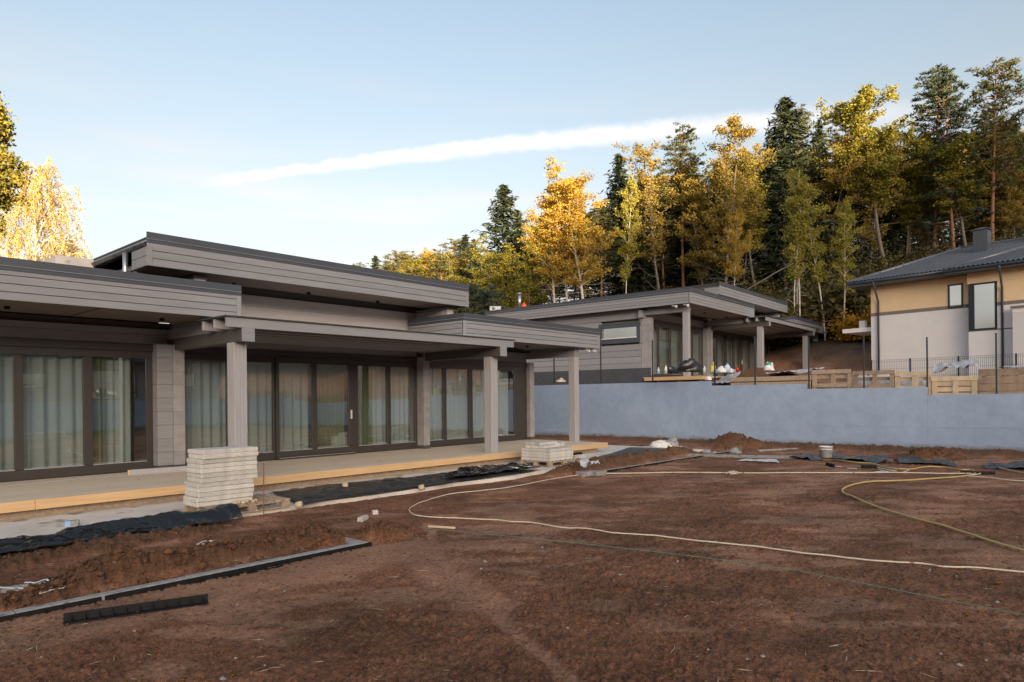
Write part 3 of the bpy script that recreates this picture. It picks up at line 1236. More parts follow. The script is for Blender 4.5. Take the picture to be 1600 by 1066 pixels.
    # glazing
    def glazing(name, xa, xb, panes, yf=15.75, zs=.555, zh=2.78, sill=.36, top=2.93):
        fr = MB()
        bx(fr, xa, yf, sill, xb, yf + .09, zs, .006)
        bx(fr, xa, yf, zh, xb, yf + .09, top, .006)
        cuts = [xa] + [c for p in panes for c in p] + [xb]
        for i in range(0, len(cuts), 2):
            if cuts[i + 1] - cuts[i] > .005:
                bx(fr, cuts[i], yf, zs + .002, cuts[i + 1], yf + .09, zh - .002, .006)
        f = fr.build(name, M['frame'], root)
        for (pa, pb_) in panes:
            one('pane', 'glass', pa - .006, yf + .035, zs - .006, pb_ + .006, yf + .055, zh + .006, parent=f)
            one('sill_bead', 'drip', pa + .002, yf - .006, zs - .004, pb_ - .002, yf + .03, zs + .012, parent=f)
        return f

    glazing('window', -.1 + .24, 6.04, [(.22, 1.10), (1.24, 2.28), (2.42, 3.46), (3.60, 4.63), (4.79, 5.83)])
    glazing('window', 6.52, 8.86, [(6.62, 7.62), (7.78, 8.80)])
    door = glazing('sliding_door', 8.862, 11.14, [(8.94, 9.87), (10.02, 11.00)], yf=15.70, zs=.565, sill=.40)
    one('handle', 'white', 11.055, 15.66, 1.32, 11.085, 15.70, 1.56, parent=door)
    one('door_sill', 'frame', 8.86, 15.62, .352, 11.14, 15.79, .398)
    one('sill_bead', 'drip', 8.88, 15.60, .392, 11.12, 15.622, .404)
    glazing('window', 11.142, 13.48, [(11.35, 12.35), (12.49, 13.40)])
    glazing('window', 13.72, 18.58, [(13.80, 14.55), (14.69, 15.68), (15.85, 16.80), (16.98, 17.92)])
    for a, b in ((.14, 6.06), (6.52, 13.48), (13.72, 18.58)):
        one('header_trim', 'frame', a, 15.72, 2.933, b, 15.83, 3.088)

    # rooms behind the glass, with unseen rear windows added to light the curtains
    rm = MB()
    for px_ in (.22, 6.4, 13.6, 18.44):
        bx(rm, px_ - .04, 15.97, .3, px_ + .04, 21.8, 3.55)
    bx(rm, .16, 15.96, 3.56, 18.4, 21.9, 3.59)
    for a, b in ((.27, 6.35), (6.45, 13.55), (13.65, 18.39)):
        bx(rm, a, 21.7, .351, b, 21.8, .9)
        bx(rm, a, 21.7, 2.9, b, 21.8, 3.55)
        bx(rm, a, 21.7, .901, a + .5, 21.8, 2.899)
        bx(rm, b - .5, 21.7, .901, b, 21.8, 2.899)
    rm.build('room_wall', M['room'], root)
    one('room_floor', 'roomfloor', .16, 15.85, .25, 18.4, 21.9, .35)
    for a, b in ((.77, 5.85), (6.95, 13.05), (14.15, 17.89)):
        f = MB()
        for q0, q1 in ((a, a + .08), ((a + b) / 2 - .05, (a + b) / 2 + .05), (b - .08, b)):
            bx(f, q0, 21.72, .91, q1, 21.78, 2.89)
        f = f.build('added_rear_window', M['frame'], root)
        one('pane', 'glass', a + .08, 21.74, .905, b - .08, 21.75, 2.895, parent=f)
    # side and back walls
    one('foundation', 'plinth', .0, 15.8, -.4, 18.7, 22.0, .245)
    if not detail:
        # long log flank towards the yard, with its window
        zc = .45
        for k in range(12):
            if zc > 3.5: break
            hi = min(zc + LOG, 3.56)
            if zc + LOG <= 2.0 or zc >= 2.96:
                one('log', 'taupe', -.10, 15.96, zc + .003, .14, 25.0, hi - .003, ch=.018)
            else:
                one('log', 'taupe', -.10, 15.96, zc + .003, .14, 16.06, hi - .003, ch=.018)
                one('log', 'taupe', -.10, 18.14, zc + .003, .14, 25.0, hi - .003, ch=.018)
            zc += LOG
        one('plinth', 'darkplinth', -.115, 15.46, -.4, .1, 25.0, .80)
        fr = MB()
        for b_ in ((-.13, 15.98, 2.74, .0, 18.22, 2.96), (-.13, 16.0, 2.0, .0, 18.2, 2.22),
                   (-.13, 16.0, 2.222, .0, 16.18, 2.738), (-.13, 18.02, 2.222, .0, 18.2, 2.738)):
            bx(fr, *b_)
        f = fr.build('window', M['flash'], root)
        one('pane', 'glass3', -.06, 16.16, 2.21, -.04, 18.04, 2.75, parent=f)
        one('window_sill', 'white', -.16, 16.15, 2.222, -.02, 18.05, 2.26, parent=f)
        one('blind', 'blind', .04, 16.1, 2.1, .06, 18.1, 2.9, parent=f)
    else:
        one('side_wall', 'taupe', -.10, 15.96, .3, .14, 25.0, 3.56)
    one('back_wall', 'taupe', -.10, 24.8, .0, 6.3, 25.0, 3.56)

    # pergola
    for xs in (6.30, 13.54):
        one('cross_beam', 'darkbeam', xs, 12.40, 2.975, xs + .25, 15.44, 3.225, ch=.006)
        one('beam_end', 'taupe', xs - .002, 12.385, 2.973, xs + .252, 12.402, 3.227)
    y = 12.40
    while y < 15.4:
        one('joist', 'taupe' if y < 12.5 else 'column', 6.01 if y < 13.5 else 6.53, y, 3.228, 14.10, y + .075, 3.415, ch=.004)
        y += .485
    one('canopy_edge', 'membrane', 5.97, 12.36, 3.418, 14.12, 13.60, 3.445)
    one('canopy_sheet', 'bouncesheet', 6.0, 12.40, 3.447, 14.10, 13.60, 3.452)
    one('canopy_sheet', 'bouncesheet', 6.53, 13.605, 3.418, 13.46, 15.70, 3.452)
    lat = MB()
    yy = 12.6
    # columns of laminated timber with grooves
    def column(x, y, z0, z1, s):
        g, w = .012, .010
        h = s
        prof = []

        def side(p0, dx, dy, nx, ny):
            out = []
            L = h
            for t in (.25, .5, .75):
                a = t * L
                for q, dep in ((a - w, 0), (a - w * .4, g), (a + w * .4, g), (a + w, 0)):
                    out.append((p0[0] + dx * q + nx * dep, p0[1] + dy * q + ny * dep))
            return [(p0[0] + dx * .006, p0[1] + dy * .006)] + out + [(p0[0] + dx * (L - .006), p0[1] + dy * (L - .006))]
        x0, y0 = X(x), Y(y)
        prof = (side((x0, y0), 1, 0, 0, 1) + side((x0 + h, y0), 0, 1, -1, 0) +
                side((x0 + h, y0 + h), -1, 0, 0, -1) + side((x0, y0 + h), 0, -1, 1, 0))
        MB().prism(prof, z0, z1).build('column', M['column'], root)

    column(6.30, 12.74, .352, 2.973, .27)
    column(13.53, 12.74, .352, 2.973, .27)
    column(-.10, 13.64, .352, 3.214, .25)
    column(18.58, 13.64, .352, 3.214, .25)
    for xs in (6.33, 13.56):
        one('beam_plate', 'flash', xs, 12.76, 2.966, xs + .2, 12.98, 2.974)
    if detail:
        for i, xx in enumerate((19.05, 19.42)):
            c = MB()
            c.box(X(xx) - .03, Y(13.42), 3.44, X(xx) + .03, Y(13.56), 3.498)
            c.tube([(X(xx), Y(13.5), 3.45), (X(xx) + .03, Y(13.36), 3.40)], [.04, .045], 10)
            c.build('security_camera', M['white'], root)
    else:
        for i, yy in enumerate((14.1, 13.55)):
            c = MB()
            c.box(X(-.5), Y(yy), 3.44, X(-.42), Y(yy) + .1, 3.498)
            c.tube([(X(-.46), Y(yy), 3.45), (X(-.52), Y(yy) - .14, 3.41)], [.05, .06], 10)
            c.build('security_camera', M['white'], root)
    return root


def deck(label, loc, rz, sx, x0, x1, joints, front=12.5, ext=0.0):
    root = thing('timber_deck', label, 'deck', loc, rz)
    X = lambda x: (x + .6) * sx
    Y = lambda y: y - 13.3
    y = front + .03
    k = 0
    while y < 15.72:
        w = .128
        m = MB()
        m.box(X(x0), Y(y), .318, X(x1), Y(y + w), .35, .004)
        m.build('deck_board', M['deck'], root)
        y += w + .007
        k += 1
    cuts = [x0] + joints + [x1]
    for a, b in zip(cuts[:-1], cuts[1:]):
        m = MB()
        m.box(X(a) + .002, Y(front), .195, X(b) - .002, Y(front + .026), .348 + random.uniform(-.002, .002), .004)
        m.build('edge_board', M['pine'], root)
    m = MB()
    m.box(X(x1) + .001, Y(front), .195, X(x1) + .027, Y(15.7), .348, .004)
    m.build('edge_board', M['pine'], root)
    m = MB()
    m.box(X(x0) - .027, Y(front), .195, X(x0) - .001, Y(15.7), .348, .004)
    m.build('edge_board', M['pine'], root)
    m = MB()
    for yy in (front + .22, front + 1.2, front + 2.2):
        m.box(X(x0) + .2, Y(yy), .062, X(x1) - .25, Y(yy + .05), .316)
    m.build('bearer', M['oldwood'], root)
    return root


random.seed(5)
H1_LOC = (-.6, 13.3, 0)
house('near single storey grey brown log house with raised middle roof, glazed front and pergola', H1_LOC, 0, 1.0, 5.22, True)
deck('long pale new timber deck in front of the near log house', H1_LOC, 0, 1.0, -3.2, 18.8, [3.0, 8.1, 13.6])
A2 = rad(2.05)
_hx, _hy = 27.60, 12.76


def rot2(x, y, a):
    return x * math.cos(a) - y * math.sin(a), x * math.sin(a) + y * math.cos(a)


H2_XY = rot2(_hx, _hy, A2)
H2_LOC = (H2_XY[0], H2_XY[1], 2.36)
house('far grey log house of the same kind up behind the blue retaining wall', H2_LOC, A2, 1.045, 4.1, False)
deck('short timber deck raised on boards under the far log house columns', H2_LOC, A2, 1.045, -.28, 19.0, [2.5, 8.0, 14.0], front=12.9)
m = MB()
_f = lambda lx, ly: (H2_XY[0] + rot2(lx, ly, A2)[0], H2_XY[1] + rot2(lx, ly, A2)[1])


# curtains behind the glass of the near house
def curtain(name, label, mat, x0, x1, y, z0, z1, period, amp, seed, group=None):
    n = int((x1 - x0) / .018)
    rng = np.random.default_rng(seed)
    xs = np.linspace(x0, x1, n)
    ph = np.cumsum(rng.uniform(.7, 1.35, n)) * 2 * PI * (x1 - x0) / n / period
    rows = 7
    zs = np.linspace(z0, z1, rows)
    v = []
    for i, z in enumerate(zs):
        k = .75 + .35 * (1 - i / (rows - 1))
        v.append(np.stack([xs + .012 * np.sin(ph * .5 + 1) * (1 - i / (rows - 1)), y + amp * k * np.sin(ph) + .4 * amp * np.sin(ph * .37 + i * .05), np.full(n, z)], -1))
    v = np.concatenate(v)
    idx = np.arange(rows * n).reshape(rows, n)
    f = np.stack([idx[:-1, :-1], idx[:-1, 1:], idx[1:, 1:], idx[1:, :-1]], -1).reshape(-1, 4)
    me = np_mesh(name, v, f, M[mat], True)
    return link(bpy.data.objects.new(name, me), None, label, 'curtain', group)


CZ0, CZ1 = .40, 2.95
curtain('sheer_curtain', 'white sheer curtain behind the left glazed bay of the near house', 'sheer', .3, 4.75, 15.97, CZ0, CZ1, .24, .045, 1)
curtain('sheer_curtain', 'white sheer curtain in the last pane before the left log cross wall', 'sheer', 5.1, 5.60, 15.97, CZ0, CZ1, .17, .04, 2)
curtain('sheer_curtain', 'white sheer curtain behind the fixed panes and first door leaf of the middle bay', 'sheer', 6.65, 9.95, 15.97, CZ0, CZ1, .24, .045, 3)
curtain('sheer_curtain', 'white sheer curtain right of the green drape in the middle bay', 'sheer', 11.95, 13.3, 15.97, CZ0, CZ1, .22, .04, 4)
curtain('sheer_curtain', 'white sheer curtain behind the right glazed bay under the low roof', 'sheer', 13.9, 17.85, 15.97, CZ0, CZ1, .20, .045, 5)
curtain('drape', 'sage green drape gathered in the last pane of the left bay', 'drape', 4.80, 5.09, 15.93, CZ0, CZ1, .10, .05, 6)
curtain('drape', 'sage green drape behind the sliding door leaf with the handle', 'drape', 9.98, 11.02, 15.96, CZ0, CZ1, .14, .045, 7)
curtain('drape', 'sage green drape gathered right of the sliding door', 'drape', 11.55, 11.93, 15.93, CZ0, CZ1, .10, .05, 8)


# blinds in the far house
def blind(label, lx0, lx1):
    m = MB()
    m.box(lx0, 2.70, .45, lx1, 2.72, 3.0)
    o = m.build('roller_blind', M['blind'], None, label=label, cat='blind')
    o.location = H2_LOC
    o.rotation_euler = (0, 0, A2)


blind('pale blind drawn behind the left glazed bay of the far house', .8, 6.8)
blind('pale blind drawn behind the middle glazed bay of the far house', 7.5, 14.3)
blind('pale blind drawn behind the right glazed bay of the far house', 15.1, 19.8)

# ================================================================== RENDERED HOUSE ON THE RIGHT
A3 = rad(-8.5)
O3 = rot2(37.65, 15.4, A3)
rh = thing('rendered_house', 'two storey house with ochre upper wall, grey lower wall and dark tiled hip roof', 'house', (O3[0], O3[1], 2.1), A3)


def p3(name, mat, x0, y0, z0, x1, y1, z1, ch=0.0, parent=None):
    """plan coordinates of the survey frame of this house"""
    return MB().box(x0 - 37.65, y0 - 15.4, z0 - 2.1, x1 - 37.65, y1 - 15.4, z1 - 2.1, ch).build(name, M[mat], parent or rh)


p3('lower_wall', 'greyrender', 37.65, 2, 1.6, 46, 15.4, 5.93)
p3('floor_band', 'band', 37.635, 11.02, 5.932, 45.9, 15.415, 6.10)
p3('upper_wall', 'ochre', 37.65, 2, 6.102, 46, 15.4, 7.46)
p3('bay_wall', 'greyrender', 37.12, 2, 1.6, 37.645, 10.80, 4.74)
p3('bay_sill', 'flash', 37.08, 9.7, 4.742, 37.64, 10.83, 4.78)
p3('bay_wall', 'ochre', 37.10, 2, 6.97, 37.645, 10.83, 7.46)
p3('bay_wall', 'greyrender', 37.12, 2, 4.785, 37.645, 9.66, 5.84)
p3('bay_wall', 'ochre', 37.12, 2, 6.0, 37.645, 9.66, 6.968)
p3('floor_band', 'band', 37.105, 2, 5.842, 37.645, 9.655, 5.998)
p3('porch_wall', 'whiterender', 36.5, 2, 1.6, 37.115, 8.93, 5.40)
p3('porch_wall', 'greyrender', 36.49, 2, 5.402, 37.115, 8.94, 5.60)
p3('porch_cap', 'band', 36.40, 2, 5.602, 37.115, 9.0, 5.68)


def win3(x, ya, yb, z0, z1, fw, side=None):
    f = MB()
    for b_ in ((ya, yb, z0, z0 + fw), (ya, yb, z1 - fw, z1), (ya, ya + fw, z0 + fw + .001, z1 - fw - .001), (yb - fw, yb, z0 + fw + .001, z1 - fw - .001)):
        f.box(x - 37.65 - .02, b_[0] - 15.4, b_[2] - 2.1, x - 37.65 + .06, b_[1] - 15.4, b_[3] - 2.1)
    fo = f.build('window', M['post'], rh)
    p3('pane', 'glass3', x + .01, ya + fw - .005, z0 + fw - .005, x + .03, yb - fw + .005, z1 - fw + .005, parent=fo)
    return fo


win3(37.63, 11.17, 11.80, 5.96, 7.12, .07)
w_ = win3(37.13, 9.70, 10.62, 4.79, 6.95, .06)
p3('corner_frame', 'post', 37.12, 10.625, 4.79, 37.64, 10.80, 6.95, parent=w_)
p3('blind', 'blind', 37.75, 11.0, 5.9, 37.77, 11.9, 7.2)
p3('blind', 'blind', 37.5, 9.7, 4.8, 37.52, 10.5, 6.9)
# balcony
p3('balcony_slab', 'greyrender', 37.9, 15.42, 5.18, 40.5, 17.0, 5.40)
p3('balcony_block', 'whiterender', 38.1, 15.9, 5.402, 38.4, 16.2, 5.80)

EZ = 7.70


def tiles(name, x0, y_hi, y_lo, run, rise, hip, z0, up=1):
    """stepped and waved metal tiles on the slope facing the yard; the upper left edge follows the hip"""
    L = math.hypot(run, rise)
    step = .35
    nrow = int(L / step)
    v = []
    f = []
    for r in range(nrow + 1):
        for e_, off in ((0, .055), (1, .004)):
            s0 = (r + e_) * step / L
            s0 = min(s0, 1.0)
            yl = y_hi - hip * s0
            n = 300
            ys = np.linspace(y_lo, yl, n)
            wv = .028 * np.cos(2 * PI * (ys - y_lo) / .19)
            nx_, nz_ = -rise / L, run / L
            v.append(np.stack([x0 + run * s0 + nx_ * (off + wv) - (.012 if e_ == 0 else 0), ys, z0 + rise * s0 + nz_ * (off + wv)], -1))
    rows = len(v)
    n = v[0].shape[0]
    V = np.concatenate(v) - np.array([37.65, 15.4, 2.1])
    idx = np.arange(rows * n).reshape(rows, n)
    F = np.stack([idx[:-1, :-1], idx[:-1, 1:], idx[1:, 1:], idx[1:, :-1]], -1).reshape(-1, 4)
    me = np_mesh(name, V, F[:, ::-1], M['tile'], True)
    o = bpy.data.objects.new(name, me)
    return link(o, rh, kind='stuff')


tiles('roof_tiles', 36.75, 16.2, 2.0, 4.9, 1.80, 3.75, EZ)
tiles('roof_tiles', 36.32, 11.55, 2.0, 3.4, 1.25, 3.3, EZ - .06)
# closing slopes and ridge caps
q = np.array([[36.75, 16.2, EZ], [46.6, 16.2, EZ], [41.7, 12.45, EZ + 1.8], [41.65, 12.45, EZ + 1.8], [46.6, 2, EZ], [41.65, 2, EZ + 1.8]]) - np.array([37.65, 15.4, 2.1])
MB().add([tuple(a) for a in q], [(0, 1, 2, 3), (1, 4, 5, 2)]).build('roof_slope', M['tile'], rh)
off3 = Vector((37.65, 15.4, 2.1))
for pts in ([(36.75, 16.2, EZ + .04), (41.65, 12.45, EZ + 1.85)], [(41.65, 12.45, EZ + 1.85), (41.65, 2.0, EZ + 1.85)],
            [(36.32, 11.55, EZ), (39.72, 8.25, EZ + 1.24)]):
    MB().tube([Vector(p) - off3 for p in pts], .085, 8).build('ridge_cap', M['tile'], rh, True)
# eaves: soffit, fascia, gutters, downpipes
p3('soffit', 'darkbeam', 36.82, 2, 7.462, 46, 16.15, 7.50)
p3('eaves_board', 'flash', 36.80, 11.0, 7.50, 36.84, 16.15, 7.66)
p3('eaves_board', 'flash', 36.80, 16.151, 7.50, 46.0, 16.19, 7.66)
p3('soffit', 'darkbeam', 36.40, 2, 7.425, 36.815, 11.45, 7.455)
p3('eaves_board', 'flash', 36.37, 2, 7.44, 36.40, 11.48, 7.60)
p3('eaves_board', 'flash', 36.401, 11.45, 7.44, 36.81, 11.48, 7.60)
for xx, ya, yb, zz in ((36.73, 11.6, 16.22, EZ - .05), (36.30, 2, 11.56, EZ - .11)):
    MB().tube([Vector((xx, ya, zz)) - off3, Vector((xx, yb, zz)) - off3], .065, 10).build('gutter', M['flash'], rh, True)
for xx, yy, zz, wx in ((36.73, 14.9, EZ - .08, 37.57), (36.30, 8.85 + .5, EZ - .14, 37.05)):
    MB().tube([Vector(p) - off3 for p in ((xx, yy, zz), (xx + .02, yy, zz - .14), (wx, yy + .1, zz - .95), (wx, yy + .1, 1.9))], .05, 10).build('downpipe', M['flash'], rh, True)
# chimneys
for cx, cy, cw, zt_ in ((39.75, 10.72, .62, 9.98), (40.4, 8.3, .62, 10.1)):
    c = p3('chimney', 'flash', cx, cy, 8.3, cx + .6, cy + cw, zt_)
    for i in range(1, 4):
        p3('chimney_seam', 'flash', cx - .008, cy + cw * i / 4 - .006, 8.35, cx + .01, cy + cw * i / 4 + .006, zt_ - .01, parent=c)
    q = MB()
    e = .07
    a0, a1, b0, b1 = cx - e - 37.65, cx + .6 + e - 37.65, cy - e - 15.4, cy + cw + e - 15.4
    z0 = zt_ - 2.1
    q.add([(a0, b0, z0), (a1, b0, z0), (a1, b1, z0), (a0, b1, z0), (a0, b0, z0 + .03), (a1, b0, z0 + .03), (a1, b1, z0 + .03), (a0, b1, z0 + .03),
           ((a0 + a1) / 2, (b0 + b1) / 2, z0 + .16)],
          [(3, 2, 1, 0), (0, 1, 5, 4), (1, 2, 6, 5), (2, 3, 7, 6), (3, 0, 4, 7), (4, 5, 8), (5, 6, 8), (6, 7, 8), (7, 4, 8)])
    q.build('chimney_cap', M['flash'], c)

# ================================================================== HOUSE BEHIND THE YARD, SEEN IN THE GLASS
nh = thing('neighbour_house', 'grey house mirrored in the left glass panes of the near log house', 'house', (6.0, -17.0, 1.7))
MB().box(0, -9, -.3, 17, 0, 2.9).build('wall', M['taupe'], nh)
MB().box(-1.2, -10, 2.902, 18.2, 1.3, 3.45, .02).build('roof', M['flash'], nh)
for xx, w_, z0, z1 in ((1.2, 2.4, .3, 2.3), (5.0, 1.6, 1.0, 2.2), (8.0, 3.2, .2, 2.3), (13.2, 2.2, 1.0, 2.2)):
    f = MB()
    for b_ in ((xx, z0, xx + w_, z0 + .1), (xx, z1 - .1, xx + w_, z1), (xx, z0 + .101, xx + .1, z1 - .101), (xx + w_ - .1, z0 + .101, xx + w_, z1 - .101)):
        f.box(b_[0], .001, b_[1], b_[2], .06, b_[3])
    f = f.build('window', M['frame'], nh)
    MB().box(xx + .1, .01, z0 + .1, xx + w_ - .1, .03, z1 - .1).build('pane', M['glass3'], nh).parent = f
    MB().box(xx - .05, .061, z0 - .04, xx + w_ + .05, .16, z0).build('window_sill', M['white'], nh).parent = f
# ================================================================== THINGS
random.seed(21)


def fbm1(x, y, o=3, s=0):
    return float(fbm(np.array([x]), np.array([y]), o, s)[0])


# ---- fence posts on the blue wall
POSTS = [(866, 2.40, 1.72, 'dark fence post on the blue wall seen under the right porch beam'),
         (939, 2.40, 1.70, 'dark fence post on the blue wall just right of the last porch column'),
         (1020, 2.40, 1.68, 'dark fence post on the blue wall at the end of the far house log flank'),
         (1117, 2.225, 1.78, 'dark fence post on the blue wall at its first step beside a yellow canister'),
         (1180, 2.225, 1.76, 'dark fence post on the blue wall in front of the long two plank edging'),
         (1264, 2.045, 1.76, 'dark fence post on the blue wall at its second step left of the pallets'),
         (1350, 2.045, 1.76, 'dark fence post in front of the brown middle pallet left of the ochre house'),
         (1449, 1.815, 1.76, 'dark fence post on the blue wall at its third step between pale pallets'),
         (1557, 1.815, 1.76, 'dark fence post in front of the tall brown plank stack at the right')]
for u, zb, h, lb in POSTS:
    D = ray(u, 600)
    y = D.y * 24.40 / D.x
    m = MB()
    m.box(-.03, -.02, -.25, .03, .02, h, .004)
    o = thing('fence_post', lb, 'fence post', (24.40, y, zb), 0, 'graphite fence posts along the blue wall')
    m.build('shaft', M['post'], o)
    MB().box(-.034, -.024, h, .034, .024, h + .02, .004).build('cap', M['blackedge'], o)
    MB().box(-.06, -.05, 0, .06, .05, .008).build('base_plate', M['post'], o)

# ---- wire fence in front of the ochre house
wf = thing('wire_fence', 'low grey welded wire fence in front of the pale grey house wall', 'fence', (O3[0], O3[1], 2.1), A3)
fx = 35.2 - 37.65
fy = [-1.0, -2.75, -4.75, -6.9, -9.0]
for y in fy:
    MB().box(fx - .03, y - .03, -.4, fx + .03, y + .03, 1.42).build('post', M['post'], wf)
for a, b in zip(fy[:-1], fy[1:]):
    m = MB()
    n = int((a - b) / .075)
    for i in range(n + 1):
        y = a + (b - a) * i / n
        m.box(fx - .003, y - .004, -.2, fx + .003, y + .004, 1.40)
    for z in (-.2, .2, .55, .60, .95, 1.30, 1.395):
        m.box(fx - .008, b, z - .004, fx - .0035, a, z + .004)
    m.build('wire_panel', M['post'], wf)

# ---- pallets and boards on the terrace edge
PX = 24.75


def yat(u, x):
    D = ray(u, 600)
    return D.y * x / D.x


def zat(u, v, x):
    D = ray(u, v)
    return CAM_Z + D.z * x / D.x


def upright_pallet(label, u0, u1, zb, zt, mat, style):
    """a pallet stood on edge, its long side along the wall"""
    y1, y0 = yat(u0, PX), yat(u1, PX)
    L = y1 - y0
    t = thing('pallet', label, 'pallet', (PX, y0, zb), 0, 'pallets stood on edge along the terrace')
    H = zt - zb
    rr = random.Random(int(u0))
    if style == 'frame':
        for f in (.0, .46, 1.0):
            yy = (L - .13) * f
            MB().box(.0, yy, -.1, .10, yy + .13, H - .13, .006).build('block', M[mat], t)
        for zz, hh in ((H - .14, .135), (H - .60, .13)):
            MB().box(-.028, rr.uniform(-.02, .02), zz, -.001, L + rr.uniform(-.02, .02), zz + hh, .005).build('board', M[mat], t)
        for k in range(4):
            zz = H - .20 - .24 * k + rr.uniform(-.03, .03)
            MB().box(.101, .02, zz - .12, .122, L - .02, zz, .004).build('slat', M[mat], t)
    elif style == 'slat':
        for f in (.0, .47, 1.0):
            yy = (L - .15) * f
            MB().box(-.025, yy, -.15, .0, yy + .15, H - .15, .005).build('batten', M[mat], t)
        MB().box(-.028, -.02, H - .14, .02, L + .03, H, .006).build('board', M[mat], t)
        for k in range(5):
            zz = H - .16 - .17 * k + rr.uniform(-.01, .01)
            MB().box(.001, .0, zz - .135, .022, L, zz, .004).build('slat', M[mat], t)
    else:
        for k in range(5):
            zz = H - .005 - .225 * k
            MB().box(rr.uniform(-.012, .012), -.5, zz - .212, .05, L + rr.uniform(-.03, .02), zz, .006).build('board', M[mat], t)
        for f in (.16, .55, .9):
            MB().box(.055, L * f, -.2, .13, L * f + .10, H - .02, .006).build('block', M[mat], t)
    return t


upright_pallet('weathered brown pallet on edge, leftmost of the row on the blue wall', 1269, 1330.5, 1.75, zat(1300, 577.5, PX), 'oldwood', 'frame')
upright_pallet('dark reddish brown pallet on edge in the middle of the row', 1332, 1397, 1.75, zat(1365, 579, PX), 'greywood', 'frame')
upright_pallet('pale yellowish pallet on edge right of the reddish brown one', 1398.5, 1455, 1.70, zat(1427, 580.5, PX), 'newwood', 'frame')
upright_pallet('pale low pallet with narrow slats left of the tall plank stack', 1456, 1527, 1.55, zat(1490, 588, PX), 'newwood', 'slat')
upright_pallet('tall stack of four rough brown planks on edge at the right of the wall', 1529, 1640, 1.5, zat(1565, 576, PX), 'greywood', 'plank')

t = thing('plank_edging', 'long edging of two weathered planks one above the other on the blue wall', 'planks', (PX, yat(1266, PX), 2.0))
L = yat(1142, PX) - yat(1266, PX)
for k, (za, zb_) in enumerate(((zat(1200, 588.5, PX) - 2.0, zat(1200, 595.5, PX) - 2.0), (zat(1200, 597, PX) - 2.0, -.05))):
    MB().box(0, random.uniform(-.03, .0), min(za, zb_) + .0, .05, L + random.uniform(0, .03), max(za, zb_), .006).build('plank', M['oldwood'], t)


def film(name, label, corners, mat, nx, ny, amp, freq, seed, cat='plastic sheet', group=None, prof=None, edge=.05, zf=None):
    """a thin crumpled sheet between four points a,b (one edge) and d,c (the opposite edge)"""
    a, b, c, d = [Vector(p) for p in corners]
    o_ = (a + b + c + d) / 4
    s, t_ = np.meshgrid(np.linspace(0, 1, nx), np.linspace(0, 1, ny), indexing='ij')
    P = [a[i] * (1 - s) * (1 - t_) + b[i] * s * (1 - t_) + c[i] * s * t_ + d[i] * (1 - s) * t_ for i in range(3)]
    w = 1 - np.minimum(np.minimum(s, 1 - s) * nx / 6, np.minimum(t_, 1 - t_) * ny / 6).clip(0, 1)
    P[0] = P[0] + w * edge * 2 * fbm(P[0] * 2 + seed, P[1] * 2, 3, seed)
    P[1] = P[1] + w * edge * 2 * fbm(P[0] * 2 + seed * 3, P[1] * 2 + 7, 3, seed + 1)
    r = np.abs(fbm(P[0] * freq, P[1] * freq * 1.6, 4, seed)) * 2.2
    r2 = np.abs(fbm(P[0] * freq * 2.2 + P[1] * freq, P[1] * freq * 1.1, 3, seed + 2)) * 1.2
    z = P[2] + amp * (np.maximum(0, .55 - r) + .5 * np.maximum(0, .4 - r2))
    if prof is not None:
        z = z + prof(s, t_)
    if zf is not None:
        z = z + zf(P[0], P[1])
    V = np.stack([P[0] - o_.x, P[1] - o_.y, z - o_.z], -1).reshape(-1, 3)
    idx = np.arange(nx * ny).reshape(nx, ny)
    F = np.stack([idx[:-1, :-1], idx[1:, :-1], idx[1:, 1:], idx[:-1, 1:]], -1).reshape(-1, 4)
    me = np_mesh(name, V, F, M[mat], True)
    o = bpy.data.objects.new(name, me)
    o.location = o_
    return link(o, None, label, cat, group)


# grey bags and films over the boards
film('geotextile', 'grey geotextile flap hanging over soil left of the two plank edging',
     [(24.66, yat(1109, 24.66), 2.24), (24.66, yat(1143, 24.66), 2.24), (25.6, yat(1143, 25) - .1, 2.70), (25.6, yat(1120, 25), 2.50)], 'sheet', 24, 16, .16, 2.2, 3, 'fabric')
film('geotextile', 'long grey geotextile lying over soil behind the two plank edging',
     [(24.95, yat(1195, 24.95), 2.52), (24.95, yat(1268, 24.95), 2.62), (26.6, yat(1290, 26.6), 2.72), (26.6, yat(1215, 26.6), 2.58)], 'sheet', 40, 18, .22, 1.6, 4, 'fabric')
film('plastic_film', 'crumpled pale film heaped behind the low slatted pallet',
     [(24.95, yat(1456, 24.95), 2.42), (24.95, yat(1529, 24.95), 2.52), (26.2, yat(1530, 26.2), 2.72), (26.2, yat(1462, 26.2), 2.62)], 'sheet', 36, 18, .34, 1.6, 6, 'plastic sheet')
film('plastic_film', 'pale film lying over the top of the tall plank stack',
     [(24.70, yat(1570, 24.7), 2.555), (24.70, yat(1630, 24.7), 2.53), (26.0, yat(1640, 26), 2.62), (26.0, yat(1548, 26), 2.62)], 'sheet', 30, 16, .10, 1.8, 7, 'plastic sheet')
film('plastic_film', 'grey film bundled inside the pallets left of the pale slatted one',
     [(25.1, yat(1330, 25.1), 1.9), (25.1, yat(1452, 25.1), 1.8), (25.5, yat(1452, 25.5), 2.45), (25.5, yat(1330, 25.5), 2.45)], 'sheet', 40, 16, .2, 2.6, 8, 'plastic sheet')


